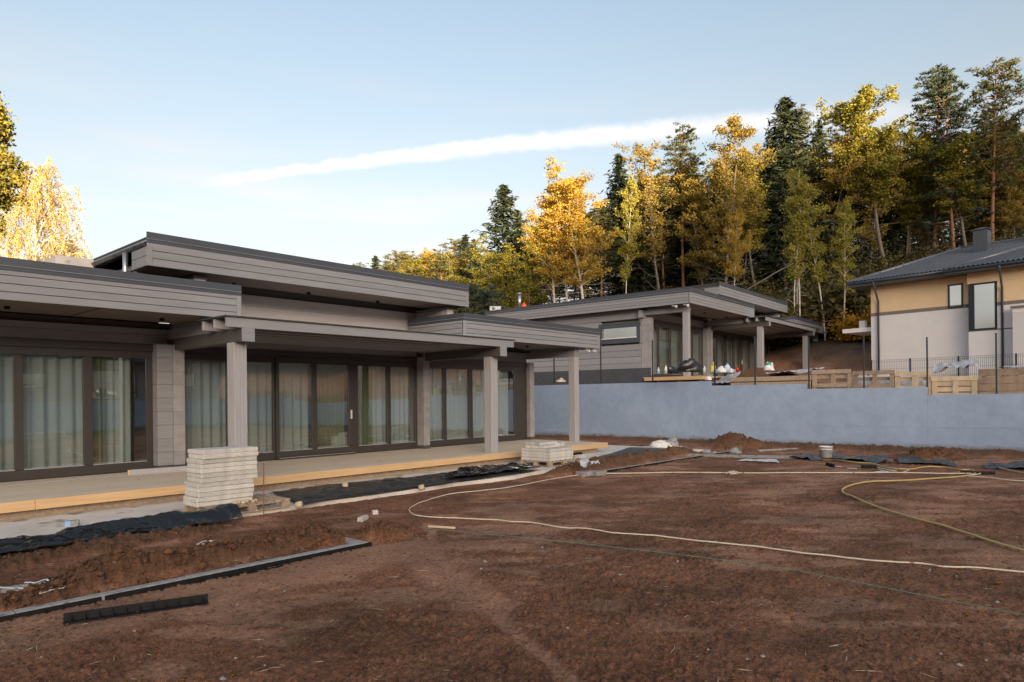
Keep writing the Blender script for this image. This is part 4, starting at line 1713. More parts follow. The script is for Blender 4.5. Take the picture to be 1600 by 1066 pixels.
def soil_heap(label, x, y, z, rx, ry, h, seed, rz=0):
    n = 40
    s = np.linspace(-1.15, 1.15, n)
    X_, Y_ = np.meshgrid(s, s, indexing='ij')
    d = np.hypot(X_, Y_)
    Z_ = h * np.maximum(0, 1 - d ** 1.5) * (1 + .5 * fbm(X_ * 3 + seed, Y_ * 3, 3, seed)) + .09 * h * (vn(X_ * 9, Y_ * 9, seed) - .3) * (d < 1.1) - .03
    V = np.stack([X_ * rx, Y_ * ry, Z_], -1).reshape(-1, 3)
    idx = np.arange(n * n).reshape(n, n)
    F = np.stack([idx[:-1, :-1], idx[1:, :-1], idx[1:, 1:], idx[:-1, 1:]], -1).reshape(-1, 4)
    me = np_mesh('soil_heap', V, F, M['soil'], True, {'heap': np.full(n * n, .9), 'dry': np.full(n * n, .2)})
    o = bpy.data.objects.new('soil_heap', me)
    o.location = (x, y, z)
    o.rotation_euler = (0, 0, rz)
    return link(o, None, label, 'soil heap')


soil_heap('brown soil heap behind the two plank edging in front of the far house', 26.3, yat(1188, 26.3), 2.30, 1.1, 2.1, .62, 2)
soil_heap('low soil spread between the far deck and the grey geotextile flap', 25.8, yat(1130, 25.8), 2.20, .9, 1.5, .42, 5)

# ---- odds and ends on the deck of the far house
HZ = H2_LOC[2] + .35


def at_h2(u, v, z=HZ):
    return G(u, v, z)


def bottle(label, u, v, h, r, body, cap, name='bottle'):
    p = at_h2(u, v)
    t = thing(name, label, name, p)
    m = MB().lathe([(0, 0), (r, 0), (r, h * .62), (r * .85, h * .72), (r * .35, h * .86), (r * .35, h * .93), (0, h * .93)], (0, 0, 0), 14)
    m.build('body', M[body], t, True)
    MB().lathe([(r * .4, h * .9), (r * .4, h), (0, h)], (0, 0, 0), 12).build('cap', M[cap], t, True)
    return t


bottle('slim pale blue bottle at the left end of the far deck', 1029, 584.5, .26, .05, 'lblue', 'white')
bottle('white spray bottle with a pointed top left of the black bags', 1040.5, 584, .32, .055, 'white', 'white')
bottle('white bottle standing right of the far corner column', 1101, 584, .30, .06, 'white', 'white')
bottle('clear water bottle with a blue cap right of the yellow canister', 1136.5, 582, .34, .11, 'lblue', 'blue', 'water_bottle')
bottle('small red canister in front of the far glazed bay', 1152, 582, .22, .06, 'red', 'red', 'canister')


def lump(name, label, p, sx, sy, sz, mat, seed, cat):
    n, k = 18, 11
    V = []
    for j in range(k):
        ph = PI / 2 * j / (k - 1)
        for i in range(n):
            th = 2 * PI * i / n
            a = math.cos(ph)
            x, y, z = a * math.cos(th), a * math.sin(th), math.sin(ph)
            q = 1 + 1.5 * fbm1(x * 1.8 + seed + z, y * 1.8 + z * 2.1, 4, seed % 7)
            V.append((x * sx * q, y * sy * q, max(0, z * sz * (q + .1))))
    F = []
    for j in range(k - 1):
        for i in range(n):
            F.append((j * n + i, j * n + (i + 1) % n, (j + 1) * n + (i + 1) % n, (j + 1) * n + i))
    m = MB()
    m.add(V, F)
    return m.build(name, M[mat], None, True, label, cat, loc=p)


lump('bin_bag', 'small black bin bag on the far deck right of the spray bottle', at_h2(1051, 584), .30, .2, .24, 'bag', 13, 'bin bag')
lump('bin_bag', 'large black bin bag leaning behind the far corner column', at_h2(1079, 581), .44, .36, .40, 'bag', 2, 'bin bag')
lump('cup_bag', 'small beige bag between the two black bin bags', at_h2(1058, 584.5), .07, .06, .12, 'rope', 8, 'bag')
lump('carrier_bag', 'crumpled pale blue bag at the foot of the yellow canister', at_h2(1122, 583), .17, .14, .13, 'lblue', 9, 'bag')
lump('carrier_bag', 'crumpled white bag between the yellow canister and the water bottle', at_h2(1128, 582), .18, .15, .20, 'white', 12, 'bag')
lump('carrier_bag', 'small crumpled white bag right of the water bottle', at_h2(1144, 582.5), .16, .12, .12, 'white', 14, 'bag')
lump('rag', 'white rag lying below the far deck edge beside the first wall step', G(1107, 594, 2.35), .12, .09, .13, 'white', 16, 'rag')
gb = lump('carrier_bag', 'white bag with a green top on the soil in front of the far house', at_h2(1202, 579, HZ - .05), .16, .14, .22, 'white', 18, 'bag')
MB().lathe([(.0, .0), (.11, .0), (.10, .06), (.05, .10), (0, .11)], (.01, .02, .16), 12).build('bag_top', M['green'], gb, True)
lump('stone', 'small pale lump of mortar on the terrace under the near porch beam', G(876, 597, 2.35), .17, .13, .10, 'rope', 22, 'rubble')

p = at_h2(1114, 583.5)
yc = thing('canister', 'yellow plastic canister with a handle on the far deck', 'canister', p, .5)
MB().box(-.16, -.10, 0, .16, .10, .30, .03).build('body', M['yellow'], yc)
m = MB()
m.tube([(-.10, 0, .30), (-.10, 0, .40), (-.06, 0, .43), (.02, 0, .43), (.06, 0, .39), (.06, 0, .30)], .025, 8)
m.build('handle', M['yellow'], yc, True)
MB().lathe([(.035, .30), (.035, .34), (0, .34)], (.11, 0, 0), 12).build('cap', M['yellow'], yc, True)


# ---- on the far roof
def rloc(u, v, z):
    return G(u, v, z)


t_ = 35.5
D = ray(812, 475)
fp = Vector((D.x * t_, D.y * t_, H2_LOC[2] + 4.12))
fl = thing('flue_pipe', 'shiny steel flue pipe with a cap on the far flat roof', 'chimney', fp)
MB().tube([(0, 0, 0), (0, 0, .72)], .085, 14).build('pipe', M['steel'], fl, True)
MB().lathe([(.10, .74), (.15, .76), (.13, .80), (0, .84)], (0, 0, 0), 14).build('cap', M['steel'], fl, True)
fr = thing('rod_frame', 'rusty rod frame standing round the steel flue on the far roof', 'frame', fp + RT0 * .12 + AX * .3)
for a, b in ((-.32, -.25), (.38, -.25), (.38, .3), (-.32, .3)):
    q = RT0 * a + AX * b
    MB().tube([(q.x, q.y, 0), (q.x, q.y, .72)], .014, 6).build('rod', M['rust'], fr)
c4 = [RT0 * a + AX * b for a, b in ((-.32, -.25), (.38, -.25), (.38, .3), (-.32, .3), (-.32, -.25))]
MB().tube([(q.x, q.y, .71) for q in c4], .012, 6).build('top_rail', M['rust'], fr)
lump('helmet', 'bright orange bundle on the far roof beside the flue', fp + RT0 * .24 - AX * .15, .17, .14, .26, 'orange', 4, 'bundle')
D = ray(774, 481)
ac = thing('air_conditioner', 'pale box of an air conditioner at the edge of the far flat roof', 'air conditioner',
           (D.x * 36.6, D.y * 36.6, H2_LOC[2] + 4.12), HEAD - PI / 2)
MB().box(-.30, -.15, .03, .30, .15, .26, .015).build('case', M['paper'], ac)
MB().lathe([(.09, 0), (.09, .01), (0, .012)], (0, 0, 0), 16).build('grille', M['bag'], ac)
ac.children[1].rotation_euler = (PI / 2, 0, 0)
ac.children[1].location = (-.1, -.152, .145)


# ---- paving slabs
def slab(label, x, y, z, lx, ly, h, rz, group='grey concrete paving slabs', mat='concrete', name='paving_slab'):
    m = MB()
    m.box(-lx / 2, -ly / 2, 0, lx / 2, ly / 2, h, .010)
    m.v = [(a + random.uniform(-.003, .003), b + random.uniform(-.003, .003), c + random.uniform(-.002, .002)) for a, b, c in m.v]
    return m.build(name, M[mat], None, False, label, name.replace('_', ' '), group, loc=(x, y, z), rz=rz)


ORD = ['lowest', 'second', 'third', 'fourth', 'fifth', 'sixth', 'seventh', 'eighth', 'ninth', 'tenth', 'eleventh']
n = 12
pz = .205
cx, cy = 5.16, 10.86
for k in range(n):
    w = .91 + .02 * (k > 4)
    dx = random.uniform(-.016, .016) - (.05 if k < 5 else 0)
    dy = random.uniform(-.015, .015) - .004 * k
    rz = random.uniform(-.02, .02) + (.035 if k > 8 else 0)
    lb = ('topmost slab of the tall stack with a red mark' if k == n - 1 else
          ('lowest slab of the tall stack, resting on the pallet' if k == 0 else
           '%s slab from below in the tall stack on the pallet' % ORD[k]))
    o = slab('grey concrete ' + lb, cx + dx, cy + dy, pz + k * .0735, w, .50, .072, rz)
    if k == n - 1:
        MB().box(.22, .02, .0725, .27, .07, .0745).build('paint_mark', M['red'], o)


def pallet(label, x, y, z, lx, ly, rz, mat='oldwood', nb=7):
    t = thing('pallet', label, 'pallet', (x, y, z), rz)
    for i in range(nb):
        a = -lx / 2 + (lx - .095) * i / (nb - 1)
        MB().box(a, -ly / 2 + random.uniform(-.01, .01), .122, a + .095, ly / 2 + random.uniform(-.01, .01), .144, .004).build('board', M[mat], t)
    for f in (-.5, 0, .5):
        yy = f * (ly - .10)
        MB().box(-lx / 2, yy - .05, .10, lx / 2, yy + .05, .121, .004).build('stringer', M[mat], t)
        for g in (-.5, 0, .5):
            xx = g * (lx - .14)
            MB().box(xx - .07, yy - .05, .022, xx + .07, yy + .05, .099, .004).build('block', M[mat], t)
        MB().box(-lx / 2, yy - .05, .0, lx / 2, yy + .05, .021, .004).build('skid', M[mat], t)
    return t


pallet('weathered pallet with round offcuts under the tall stack of slabs', 5.42, 10.86, .062, 1.32, 1.0, 0, 'oldwood', 9)
for i, (a, b) in enumerate(((5.20, 10.52), (5.32, 10.48), (5.40, 10.55), (5.48, 10.47), (5.55, 10.53), (5.28, 10.57))):
    m = MB()
    r = random.uniform(.03, .045)
    m.lathe([(0, 0), (r, 0), (r, .035), (0, .035)], (0, 0, 0), 12)
    o = m.build('wood_offcut', M['newwood'], None, False, 'small round wood offcut on the front boards of the slab pallet', 'wood offcut',
                'round wood offcuts on the slab pallet', loc=(a, b, .207))
m = MB().tube([(0, 0, -.1), (.01, 0, .86)], .008, 6)
p = on_yard(412, 808)
m.build('stake', M['rust'], None, label='thin rusty steel stake standing right of the tall slab stack', cat='stake', loc=p)

# second, lower stack
cx2, cy2 = 14.2, 11.35
pallet('old pallet under the lower slab stack with two slabs crossed on top', 14.35, 11.35, .062, 1.35, 1.0, 0, 'oldwood', 8)
names2 = ['lowest', 'second', 'third', 'top']
for k in range(4):
    slab('grey slab, %s of the four large ones in the low stack' % names2[k], cx2 + random.uniform(-.015, .015), cy2 + random.uniform(-.015, .015), .206 + k * .078, 1.0, .98,
         .076, random.uniform(-.012, .012))
slab('grey slab laid across the left of the low stack', cx2 - .12, cy2 + .10, .52, .62, .62, .075, .12)
slab('upper pale slab on the very top of the low stack', cx2 - .08, cy2 + .13, .60, .72, .52, .07, -.05)
slab('thick short pale slab leaning out on top of the low stack', cx2 + .34, cy2 + .0, .522, .40, .42, .11, .2)
slab('single grey slab lying flat on the black membrane left of the low stack', 12.75, 10.95, .085, .62, .60, .075, .15)
slab('narrow pale slab on the right end of the low stack pallet', 14.98, 11.05, .206, .3, .6, .09, .03)
MB().box(-.2, -.06, 0, .2, .06, .05, .01).build('rubber_block', M['blackedge'], None, label='black rubber block on the narrow pale slab of the low stack', cat='block',
                                                loc=(14.98, 10.95, .298), rz=.03)

# ---- black film and membrane
film('plastic_film', 'glossy black film bunched along the edge of the concrete base at the left',
     [(.6, 9.75, .03), (5.0, 9.85, .04), (5.05, 10.45, .075), (.6, 10.50, .075)], 'plastic', 240, 44, .10, 2.4, 2,
     prof=lambda s, t: (.05 + .10 * sstep(s, .35, .9)) * np.exp(-((t - .62 + .12 * np.sin(s * 9)) / .26) ** 2))
film('membrane', 'dusty black membrane spread on the concrete base between the slab stacks',
     [tuple(G(468, 791, .07)), tuple(G(838, 737, .07)), tuple(G(800, 729, .07)), tuple(G(418, 770, .07))], 'dusty', 200, 50, .06, 2.2, 5, 'membrane', edge=.10)
film('membrane', 'bunched glossy end of the black membrane left of the low slab stack',
     [tuple(G(690, 755, .075)), tuple(G(850, 734, .075)), tuple(G(800, 728, .08)), tuple(G(715, 738, .08))], 'plastic', 70, 26, .16, 2.2, 6, 'membrane', edge=.14)
film('membrane', 'flat dusty dark membrane right of the deck end',
     [tuple(G(905, 723, .075)), tuple(G(1062, 710, .075)), tuple(G(1085, 702, .075)), tuple(G(985, 700, .075))], 'dusty', 60, 30, .035, .9, 7, 'membrane')
for i, (u, v, lb) in enumerate(((463, 789, 'round wood offcut at the near corner of the black membrane'), (536, 758.5, 'round wood offcut on the back edge of the black membrane'),
                                (655, 762, 'round wood offcut on the front edge of the black membrane'), (748, 734, 'pale stone on the bunched end of the black membrane'))):
    p = G(u, v, .11)
    m = MB().lathe([(0, 0), (.055, 0), (.058, .05), (.052, .10), (0, .10)], (0, 0, 0), 14)
    o = m.build('wood_offcut', M['newwood'], None, True, lb, 'wood offcut', loc=(p.x, p.y, .10))
    o.rotation_euler = (rad(75) if i != 3 else .3, .2, .6)

# ---- loose blocks
p = G(106, 822, .06)
bk = thing('paving_block', 'speckled grey block wrapped with blue tape on the concrete base', 'block', (p.x, p.y, .06), -.35)
MB().box(-.14, -.05, 0, .14, .05, .075, .006).build('block', M['granite'], bk)
MB().box(-.035, -.052, .0, .035, .052, .0775, .003).build('tape', M['tape'], bk)
for u, v, rz, lb, sz in ((567, 814, .5, 'longer pale concrete block lying on the soil in front of the membrane', (.24, .08, .08)),
                         (586, 804, 1.1, 'small upright pale concrete block behind the longer one', (.09, .09, .08))):
    p = on_yard(u, v)
    slab(lb, p.x, p.y, p.z - .01, sz[0], sz[1], sz[2], rz, 'loose pale blocks on the soil', 'concrete', 'paving_block')
p = on_yard(918, 744)
for dx, dy, dz, s, lb in ((0, 0, 0, (.55, .25, .14), 'larger grey stone block beside the cable at the end of the right kerb'),
                          (.22, -.16, 0, (.40, .20, .13), 'smaller grey stone block in front of the right kerb end')):
    slab(lb, p.x + dx, p.y + dy, p.z - .02, s[0], s[1], s[2], -.1, 'grey stone blocks at the right kerb', 'granite', 'stone_block')
film('plastic_film', 'crumpled clear film on top of the grey stone blocks',
     [(p.x - .2, p.y - .1, .13), (p.x + .25, p.y - .15, .13), (p.x + .25, p.y + .2, .16), (p.x - .2, p.y + .15, .20)], 'sheet', 20, 16, .30, 4, 9)

# ---- kerbs with black edging
def kerb(label, x0, x1, y, w, h, cuts, turn=None, zf=None):
    t = thing('kerb', label, 'kerb', (x0, y, 0))
    xs = [x0] + cuts + [x1]
    for a, b in zip(xs[:-1], xs[1:]):
        m = MB()
        z0 = .0 if zf is None else zf((a + b) / 2)
        m.box(a - x0 + .002, 0, -.10, b - x0 - .002, w, h + z0 + random.uniform(-.004, .004), .008)
        m.build('kerbstone', M['granite'], t)
    if turn:
        MB().box(x1 - x0 - w, w + .004, -.1, x1 - x0, w + turn, h + .002, .008).build('kerbstone', M['granite'], t)
    return t


KX0, KX1, KY = -.6, 5.22, 7.06
kerb('long grey stone kerb crossing the soil at the lower left', KX0, KX1, KY, .115, .055, [1.55, 3.0, 4.1], turn=.34)


def edging(label, a, b, h=.075, n=11, group='black plastic edging strips'):
    """an L shaped edging strip with braces on its foot"""
    a, b = Vector(a), Vector(b)
    L = (b - a).length
    rz = math.atan2(b.y - a.y, b.x - a.x)
    t = thing('edging_strip', label, 'edging', a, rz, group)
    t.rotation_euler = (0, -math.asin((b.z - a.z) / L), rz)
    MB().box(0, 0, 0, L, .008, h).build('upright', M['blackedge'], t)
    MB().box(0, -.07, 0, L, -.001, .007).build('foot', M['blackedge'], t)
    for i in range(n):
        x = L * (i + .5) / n
        m = MB()
        m.add([(x, -.001, .0075), (x, -.065, .0075), (x, -.001, h * .8), (x + .008, -.001, .0075), (x + .008, -.065, .0075), (x + .008, -.001, h * .8)],
              [(0, 1, 2), (3, 5, 4), (0, 3, 4, 1), (1, 4, 5, 2), (2, 5, 3, 0)])
        m.build('brace', M['blackedge'], t)
    return t


ex = [(KX0, 2.2), (2.23, 5.25)]
edging('black edging strip along the near half of the lower left kerb', (KX0, KY - .012, -.012), (2.2, KY - .012, -.012), .06, 22)
edging('black edging strip along the far half of the lower left kerb', (2.23, KY - .012, -.012), (5.26, KY - .012, -.012), .06, 22)
a, b = on_yard(99, 975), on_yard(325, 943)
a.z += .012
b.z += .012
edging('loose black edging strip lying on the soil in front of the lower left kerb', a, b, .075, 11)
a, b = on_yard(75, 911), on_yard(236, 884)
a.z -= .01
b.z -= .01
edging('short black edging strip half buried behind the soil heap', a, b, .06, 8)
p, q = on_yard(-40, 936), on_yard(72, 916)
m = MB()
d_ = (q - p)
m.box(0, 0, -.05, d_.length, .09, .05, .008)
m.build('kerb', M['granite'], None, label='pale kerb stone behind the white straps at the left edge', cat='kerb', loc=(p.x, p.y, .0), rz=math.atan2(d_.y, d_.x))

kerb('long narrow grey kerb running away to the right beyond the low slab stack', 12.95, 21.4, 9.38, .10, .05, [15.0, 17.2, 19.3])
edging('black edging strip along the right hand kerb', (13.0, 9.37, .0), (21.3, 9.37, .0), .045, 30)
p, q = on_yard(1045, 713), on_yard(1246, 717.5)
d_ = q - p
m = MB()
m.box(0, 0, -.05, d_.length, .16, .05, .008)
m.build('kerb', M['granite'], None, label='grey kerb lying towards the white bucket in front of the blue wall', cat='kerb', loc=(p.x, p.y, .03), rz=math.atan2(d_.y, d_.x))
p, q = on_yard(1186, 706), on_yard(1262, 703)
MB().box(0, 0, -.05, (q - p).length, .12, .04, .008).build('kerb', M['granite'], None, label='short dark kerb behind the green tag near the soil cone', cat='kerb',
                                                         loc=(p.x, p.y, .04), rz=math.atan2((q - p).y, (q - p).x))


# ---- flat white straps and sheets
def strap(label, pts, w=.018, z=.012, mat='white', name='strap', cat='strap', group=None):
    z0 = on_yard(*pts[0]).z
    P = [G(u, v, z0) for u, v in pts]
    for q in P:
        q.z = z0
    o_ = P[0].copy()
    m = MB()
    for a, b in zip(P[:-1], P[1:]):
        d = (b - a)
        nrm = Vector((-d.y, d.x, 0)).normalized() * w
        z_ = Vector((0, 0, z))
        e = d.normalized() * .004
        q = [a - nrm + z_ - e, b - nrm + z_ + e, b + nrm + z_ + e, a + nrm + z_ - e]
        q = [x - o_ for x in q]
        up = Vector((0, 0, .004))
        m.add([tuple(x) for x in q] + [tuple(x + up) for x in q], [(3, 2, 1, 0), (4, 5, 6, 7), (0, 1, 5, 4), (1, 2, 6, 5), (2, 3, 7, 6), (3, 0, 4, 7)])
    return m.build(name, M[mat], None, label=label, cat=cat, group=group, loc=o_)


strap('white packing strap folded in three on the soil at the left', [(62, 934), (98, 923), (102, 928), (64, 940), (66, 936), (100, 931)], .012, .075)
strap('short bent white strap above the folded strap', [(40, 921), (56, 922), (72, 916), (82, 922), (84, 915)], .010, .07)
strap('long white strap beside the pale kerb stone at the left edge', [(-5, 929), (22, 931)], .012, .07)
strap('tiny white strap end near the left kerb stone', [(29, 930), (39, 932)], .012, .07)
strap('white strap loop on the soil behind the heap', [(308, 857), (318, 852), (333, 851), (322, 856), (308, 857)], .009, .05)
strap('white straps tangled beside the yellow hose at the right', [(1372, 733), (1400, 738), (1368, 739), (1392, 741), (1374, 736)], .022, .03)
strap('flat white scrap right of the bucket near the hose', [(1324, 733), (1339, 733.5)], .05, .02)
strap('small white scrap between the bucket and the hose', [(1304, 730), (1315, 730.5)], .04, .02)
strap('thin white strap left of the black edging pieces at the right', [(1410, 740), (1420, 736)], .02, .02)
film('paper_sheet', 'flat white dusty sheet on the soil left of the bucket', [tuple(on_yard(1148, 722) + Vector((0, 0, .02))), tuple(on_yard(1218, 725) + Vector((0, 0, .02))),
     tuple(on_yard(1212, 719.5) + Vector((0, 0, .02))), tuple(on_yard(1165, 720) + Vector((0, 0, .02)))], 'paper', 26, 12, .05, 2, 3, 'sheet')

# ---- far clutter before the blue wall
bp = on_yard(1290.5, 718.5)
bk = thing('bucket', 'white plastic bucket with a wire handle in front of the blue wall', 'bucket', bp)
MB().lathe([(0, 0), (.150, 0), (.178, .36), (.186, .36), (.186, .385), (.172, .385), (.146, .02), (0, .02)], (0, 0, 0), 28).build('body', M['white'], bk, True)
MB().tube([(.185 * math.cos(a), .185 * math.sin(a) - .0, .33 - .16 * math.sin(a - 0)) for a in [PI * 1.0 + PI * i / 14 for i in range(15)]][:0] or
          [(-.188, -.02, .33), (-.16, -.15, .24), (-.06, -.195, .17), (.06, -.195, .17), (.16, -.15, .24), (.188, -.02, .33)], .005, 6).build('handle', M['steel'], bk)
MB().lathe([(.180, .29), (.188, .295), (.188, .31), (.181, .315)], (0, 0, 0), 28).build('rib', M['white'], bk, True)
film('plastic_film', 'black film strip along the soil right of the bucket', [tuple(on_yard(1232, 718)), tuple(on_yard(1395, 726)), tuple(on_yard(1385, 718)), tuple(on_yard(1250, 713.5))],
     'plastic', 60, 14, .16, 1.3, 4, zf=lambda x, y: yard(x, y, False)[0] * .7)
film('plastic_film', 'black film half under soil at the foot of the right soil mound', [tuple(on_yard(1405, 726)), tuple(on_yard(1495, 730)), tuple(on_yard(1488, 724)), tuple(on_yard(1402, 719))],
     'dusty', 36, 12, .12, 1.6, 5, zf=lambda x, y: yard(x, y, False)[0] * .7)
film('plastic_film', 'black film and scraps at the right edge in front of the blue wall', [tuple(on_yard(1540, 734)), tuple(on_yard(1650, 738)), tuple(on_yard(1640, 729)), tuple(on_yard(1543, 727))],
     'plastic', 36, 14, .16, 1.6, 6, zf=lambda x, y: yard(x, y, False)[0] * .7)
for (ua, va), (ub_, vb), lb in (((1501, 742), (1555, 743), 'black edging offcut lying across the hose loop at the right'),
                                ((1345, 732), (1370, 732.5), 'short black edging offcut beside the white straps'),
                                ((1290, 728), (1304, 731), 'tiny black edging offcut below the bucket'),
                                ((1165, 715), (1186, 716), 'black hollow edging offcut near the white sheet')):
    a, b = on_yard(ua, va), on_yard(ub_, vb)
    edging(lb, a + Vector((0, 0, .0)), b + Vector((0, 0, .0)), .09, 4)
for u, v, lb in ((938, 684, 'small green tag on the soil at the wall behind the deck end'), (1158, 707, 'green tag standing beside the soil cone'),
                 (1363, 706, 'green tag standing against the blue wall right of the bucket')):
    p = on_yard(u, v)
    t = thing('marker_tag', lb, 'tag', p + Vector((0, 0, 0)), .4)
    MB().tube([(0, 0, -.05), (0, 0, .16)], .008, 6).build('stick', M['greywood'], t)
    m = MB()
    m.add([(-.07, .012, .0), (.07, .012, .02), (.05, .012, .15), (.0, .012, .24), (-.04, .012, .14), (-.07, .02, .0), (.07, .02, .02), (.05, .02, .15), (.0, .02, .24), (-.04, .02, .14)],
          [(0, 1, 2, 3, 4), (9, 8, 7, 6, 5), (0, 5, 6, 1), (1, 6, 7, 2), (2, 7, 8, 3), (3, 8, 9, 4), (4, 9, 5, 0)])
    m.build('film', M['green'], t)
p = on_yard(1035, 701)
lump('cement_bag', 'pale torn cement bag on white paper in front of the blue wall', p + Vector((0, 0, .02)), .50, .30, .24, 'paper', 6, 'bag')
lump('cement_bag', 'small grey lump on top beside the torn cement bag', p + RT0 * .35 + Vector((0, 0, .02)), .22, .2, .32, 'granite', 9, 'rubble')
film('paper_sheet', 'white paper under the torn cement bag', [tuple(p - RT0 * .7 - AX * .4 + Vector((0, 0, .03))), tuple(p + RT0 * .8 - AX * .4 + Vector((0, 0, .03))),
     tuple(p + RT0 * .7 + AX * .4 + Vector((0, 0, .03))), tuple(p - RT0 * .6 + AX * .4 + Vector((0, 0, .03)))], 'paper', 20, 12, .08, 2, 8, 'sheet')
for u, v, s, lb in ((1105, 708, .2, 'grey stone lump at the left of the soil cone'), (1117, 709, .12, 'small pale stone right of the grey stone lump'),
                    (1150, 708, .22, 'dark squared stone between the soil cone and the green tag')):
    lump('stone', lb, on_yard(u, v), s, s * .8, s * .6, 'granite', int(u) % 17, 'stone')


# ---- cables, hose and string lying on the soil
def spline(pts, n=8):
    out = []
    P = [pts[0]] + list(pts) + [pts[-1]]
    for i in range(1, len(P) - 2):
        p0, p1, p2, p3_ = P[i - 1], P[i], P[i + 1], P[i + 2]
        for k in range(n):
            t = k / n
            out.append(tuple(.5 * ((2 * p1[j]) + (-p0[j] + p2[j]) * t + (2 * p0[j] - 5 * p1[j] + 4 * p2[j] - p3_[j]) * t * t + (-p0[j] + 3 * p1[j] - 3 * p2[j] + p3_[j]) * t ** 3) for j in range(2)))
    out.append(tuple(pts[-1]))
    return out


def laid(name, label, cat, pix, r, mat, z=.5, wig=.012, n=10, dips=()):
    g = [tuple(G(u, v)[:2]) for u, v in pix]
    s = spline(g, n)
    m = MB()
    P = []
    L = len(s)
    xs = np.array([p[0] for p in s])
    ys = np.array([p[1] for p in s])
    zs = yard(xs, ys, True)[0]
    zs = np.max([np.roll(zs, k) for k in (-1, 0, 1)], 0)
    zs = np.convolve(np.pad(zs, 4, mode='edge'), np.ones(9) / 9, 'valid')
    for i in range(L):
        f = i / (L - 1)
        dz = r * z + .012
        for d0, d1 in dips:
            if d0 < f < d1: dz = -.03
        P.append((xs[i] + wig * 2 * fbm1(f * L * .35, 3.3, 2, 1), ys[i] + wig * 2 * fbm1(f * L * .35, 9.1, 2, 2), float(zs[i]) + dz))
    o_ = Vector(P[0])
    m.tube([Vector(p) - o_ for p in P], r, 8)
    return m.build(name, M[mat], None, True, label, cat, loc=o_)


laid('cable', 'dusty cream cable curving across the soil from the stone blocks to the right edge', 'cable',
     [(905, 744), (860, 750), (800, 762), (750, 770), (700, 776), (665, 786), (642, 797), (645, 807), (668, 811), (720, 813), (775, 815), (797, 818), (835, 821), (875, 827), (915, 831), (952, 837),
      (985, 840), (1040, 844), (1110, 852), (1180, 858), (1240, 866), (1300, 872), (1360, 879), (1420, 883), (1450, 885), (1475, 890), (1530, 891), (1600, 898), (1690, 906)], .0095, 'rope', 1, .02, 8,
     dips=())
laid('cable', 'dusty cream cable lying straight in front of the right kerb', 'cable',
     [(937, 742), (1000, 741), (1060, 740), (1130, 741), (1200, 741), (1260, 741.5), (1330, 741), (1400, 741), (1470, 742), (1520, 742), (1535, 741)], .012, 'rope', 1, .01, 8)
laid('cable', 'short loop of cream cable knotted on the straight cable', 'cable',
     [(1135, 742), (1142, 740), (1152, 740), (1150, 742.5), (1140, 742.5), (1146, 739.5), (1154, 741)], .012, 'rope', 1, .0, 8)
laid('cable', 'cream cable running from the hose loop to the right edge', 'cable',
     [(1536, 741), (1525, 744), (1510, 746), (1545, 749), (1580, 752.5), (1640, 756)], .012, 'rope', 1, .01, 8)
laid('plank', 'thin pale lath lying from the soil to the right edge before the black film', 'lath', [(1549, 731), (1580, 738), (1620, 746)], .02, 'oldwood', 1, .0, 4)
hz = laid('hose', 'dusty yellow garden hose snaking in front of the bucket to the right edge', 'hose',
          [(1275, 717), (1285, 720), (1305, 721), (1335, 725), (1365, 727), (1380, 732), (1395, 735), (1420, 735.5), (1445, 732), (1475, 732), (1500, 736), (1518, 737), (1524, 741), (1516, 745),
           (1490, 749), (1450, 752), (1405, 755), (1360, 757), (1338, 760), (1321, 766), (1315.5, 771), (1322, 777), (1338, 783), (1360, 792), (1395, 803), (1430, 814), (1470, 825), (1510, 838), (1550, 851),
           (1600, 866), (1690, 892)], .017, 'hose', 1, .012, 8)
p = on_yard(1275, 717)
MB().tube([(-.06, -.03, .02), (.08, .02, .03)], .03, 10).build('hose_connector', M['blue'], None, label='blue connector at the end of the yellow hose beside the bucket', cat='connector', loc=p)
laid('string', 'thin green string stretched low across the soil to the lower right', 'string',
     [(652, 831), (800, 847), (1000, 868), (1200, 893), (1400, 931), (1600, 968), (1700, 990)], .004, 'string', 8, .0, 10)
p = on_yard(690, 826)
m = MB()
m.box(-.21, -.025, 0, .21, .025, .03, .008)
m.build('wood_stick', M['newwood'], None, label='split piece of pale wood on the soil beside the green string end', cat='stick', loc=p + Vector((0, 0, .005)), rz=HEAD - PI / 2 - .35)
p = on_yard(388, 878)
MB().tube([(0, 0, 0), (.03, .04, .03), (.07, .07, .05), (.12, .07, .045), (.15, .05, .02)], .005, 6).build('cord', M['rope'], None, True, 'bit of yellowed cord sticking out of the soil heap', 'cord', loc=p + Vector((0, 0, .02)))

# ---- painted skirting board and strip lying on the near deck
a, b = G(203, 743, .352), G(300, 736, .352)
d_ = b - a
t = thing('skirting_board', 'painted grey board with a raw orange end lying on the near deck', 'board', (a.x, a.y, .352), math.atan2(d_.y, d_.x))
m = MB()
m.box(0, 0, 0, 1.9, .045, .115, .004)
m.build('board', M['column'], t)
MB().box(-.03, .002, .003, -.001, .043, .112).build('cut_end', M['pine'], t)
t.rotation_euler[0] = -.25
a, b = G(8, 760, .352), G(202, 742, .352)
d_ = b - a
MB().box(0, 0, 0, d_.length, .05, .022, .003).build('strip', M['column'], None, label='long thin grey strip lying on the near deck at the left', cat='strip', loc=(a.x, a.y, .352),
                                                   rz=math.atan2(d_.y, d_.x))

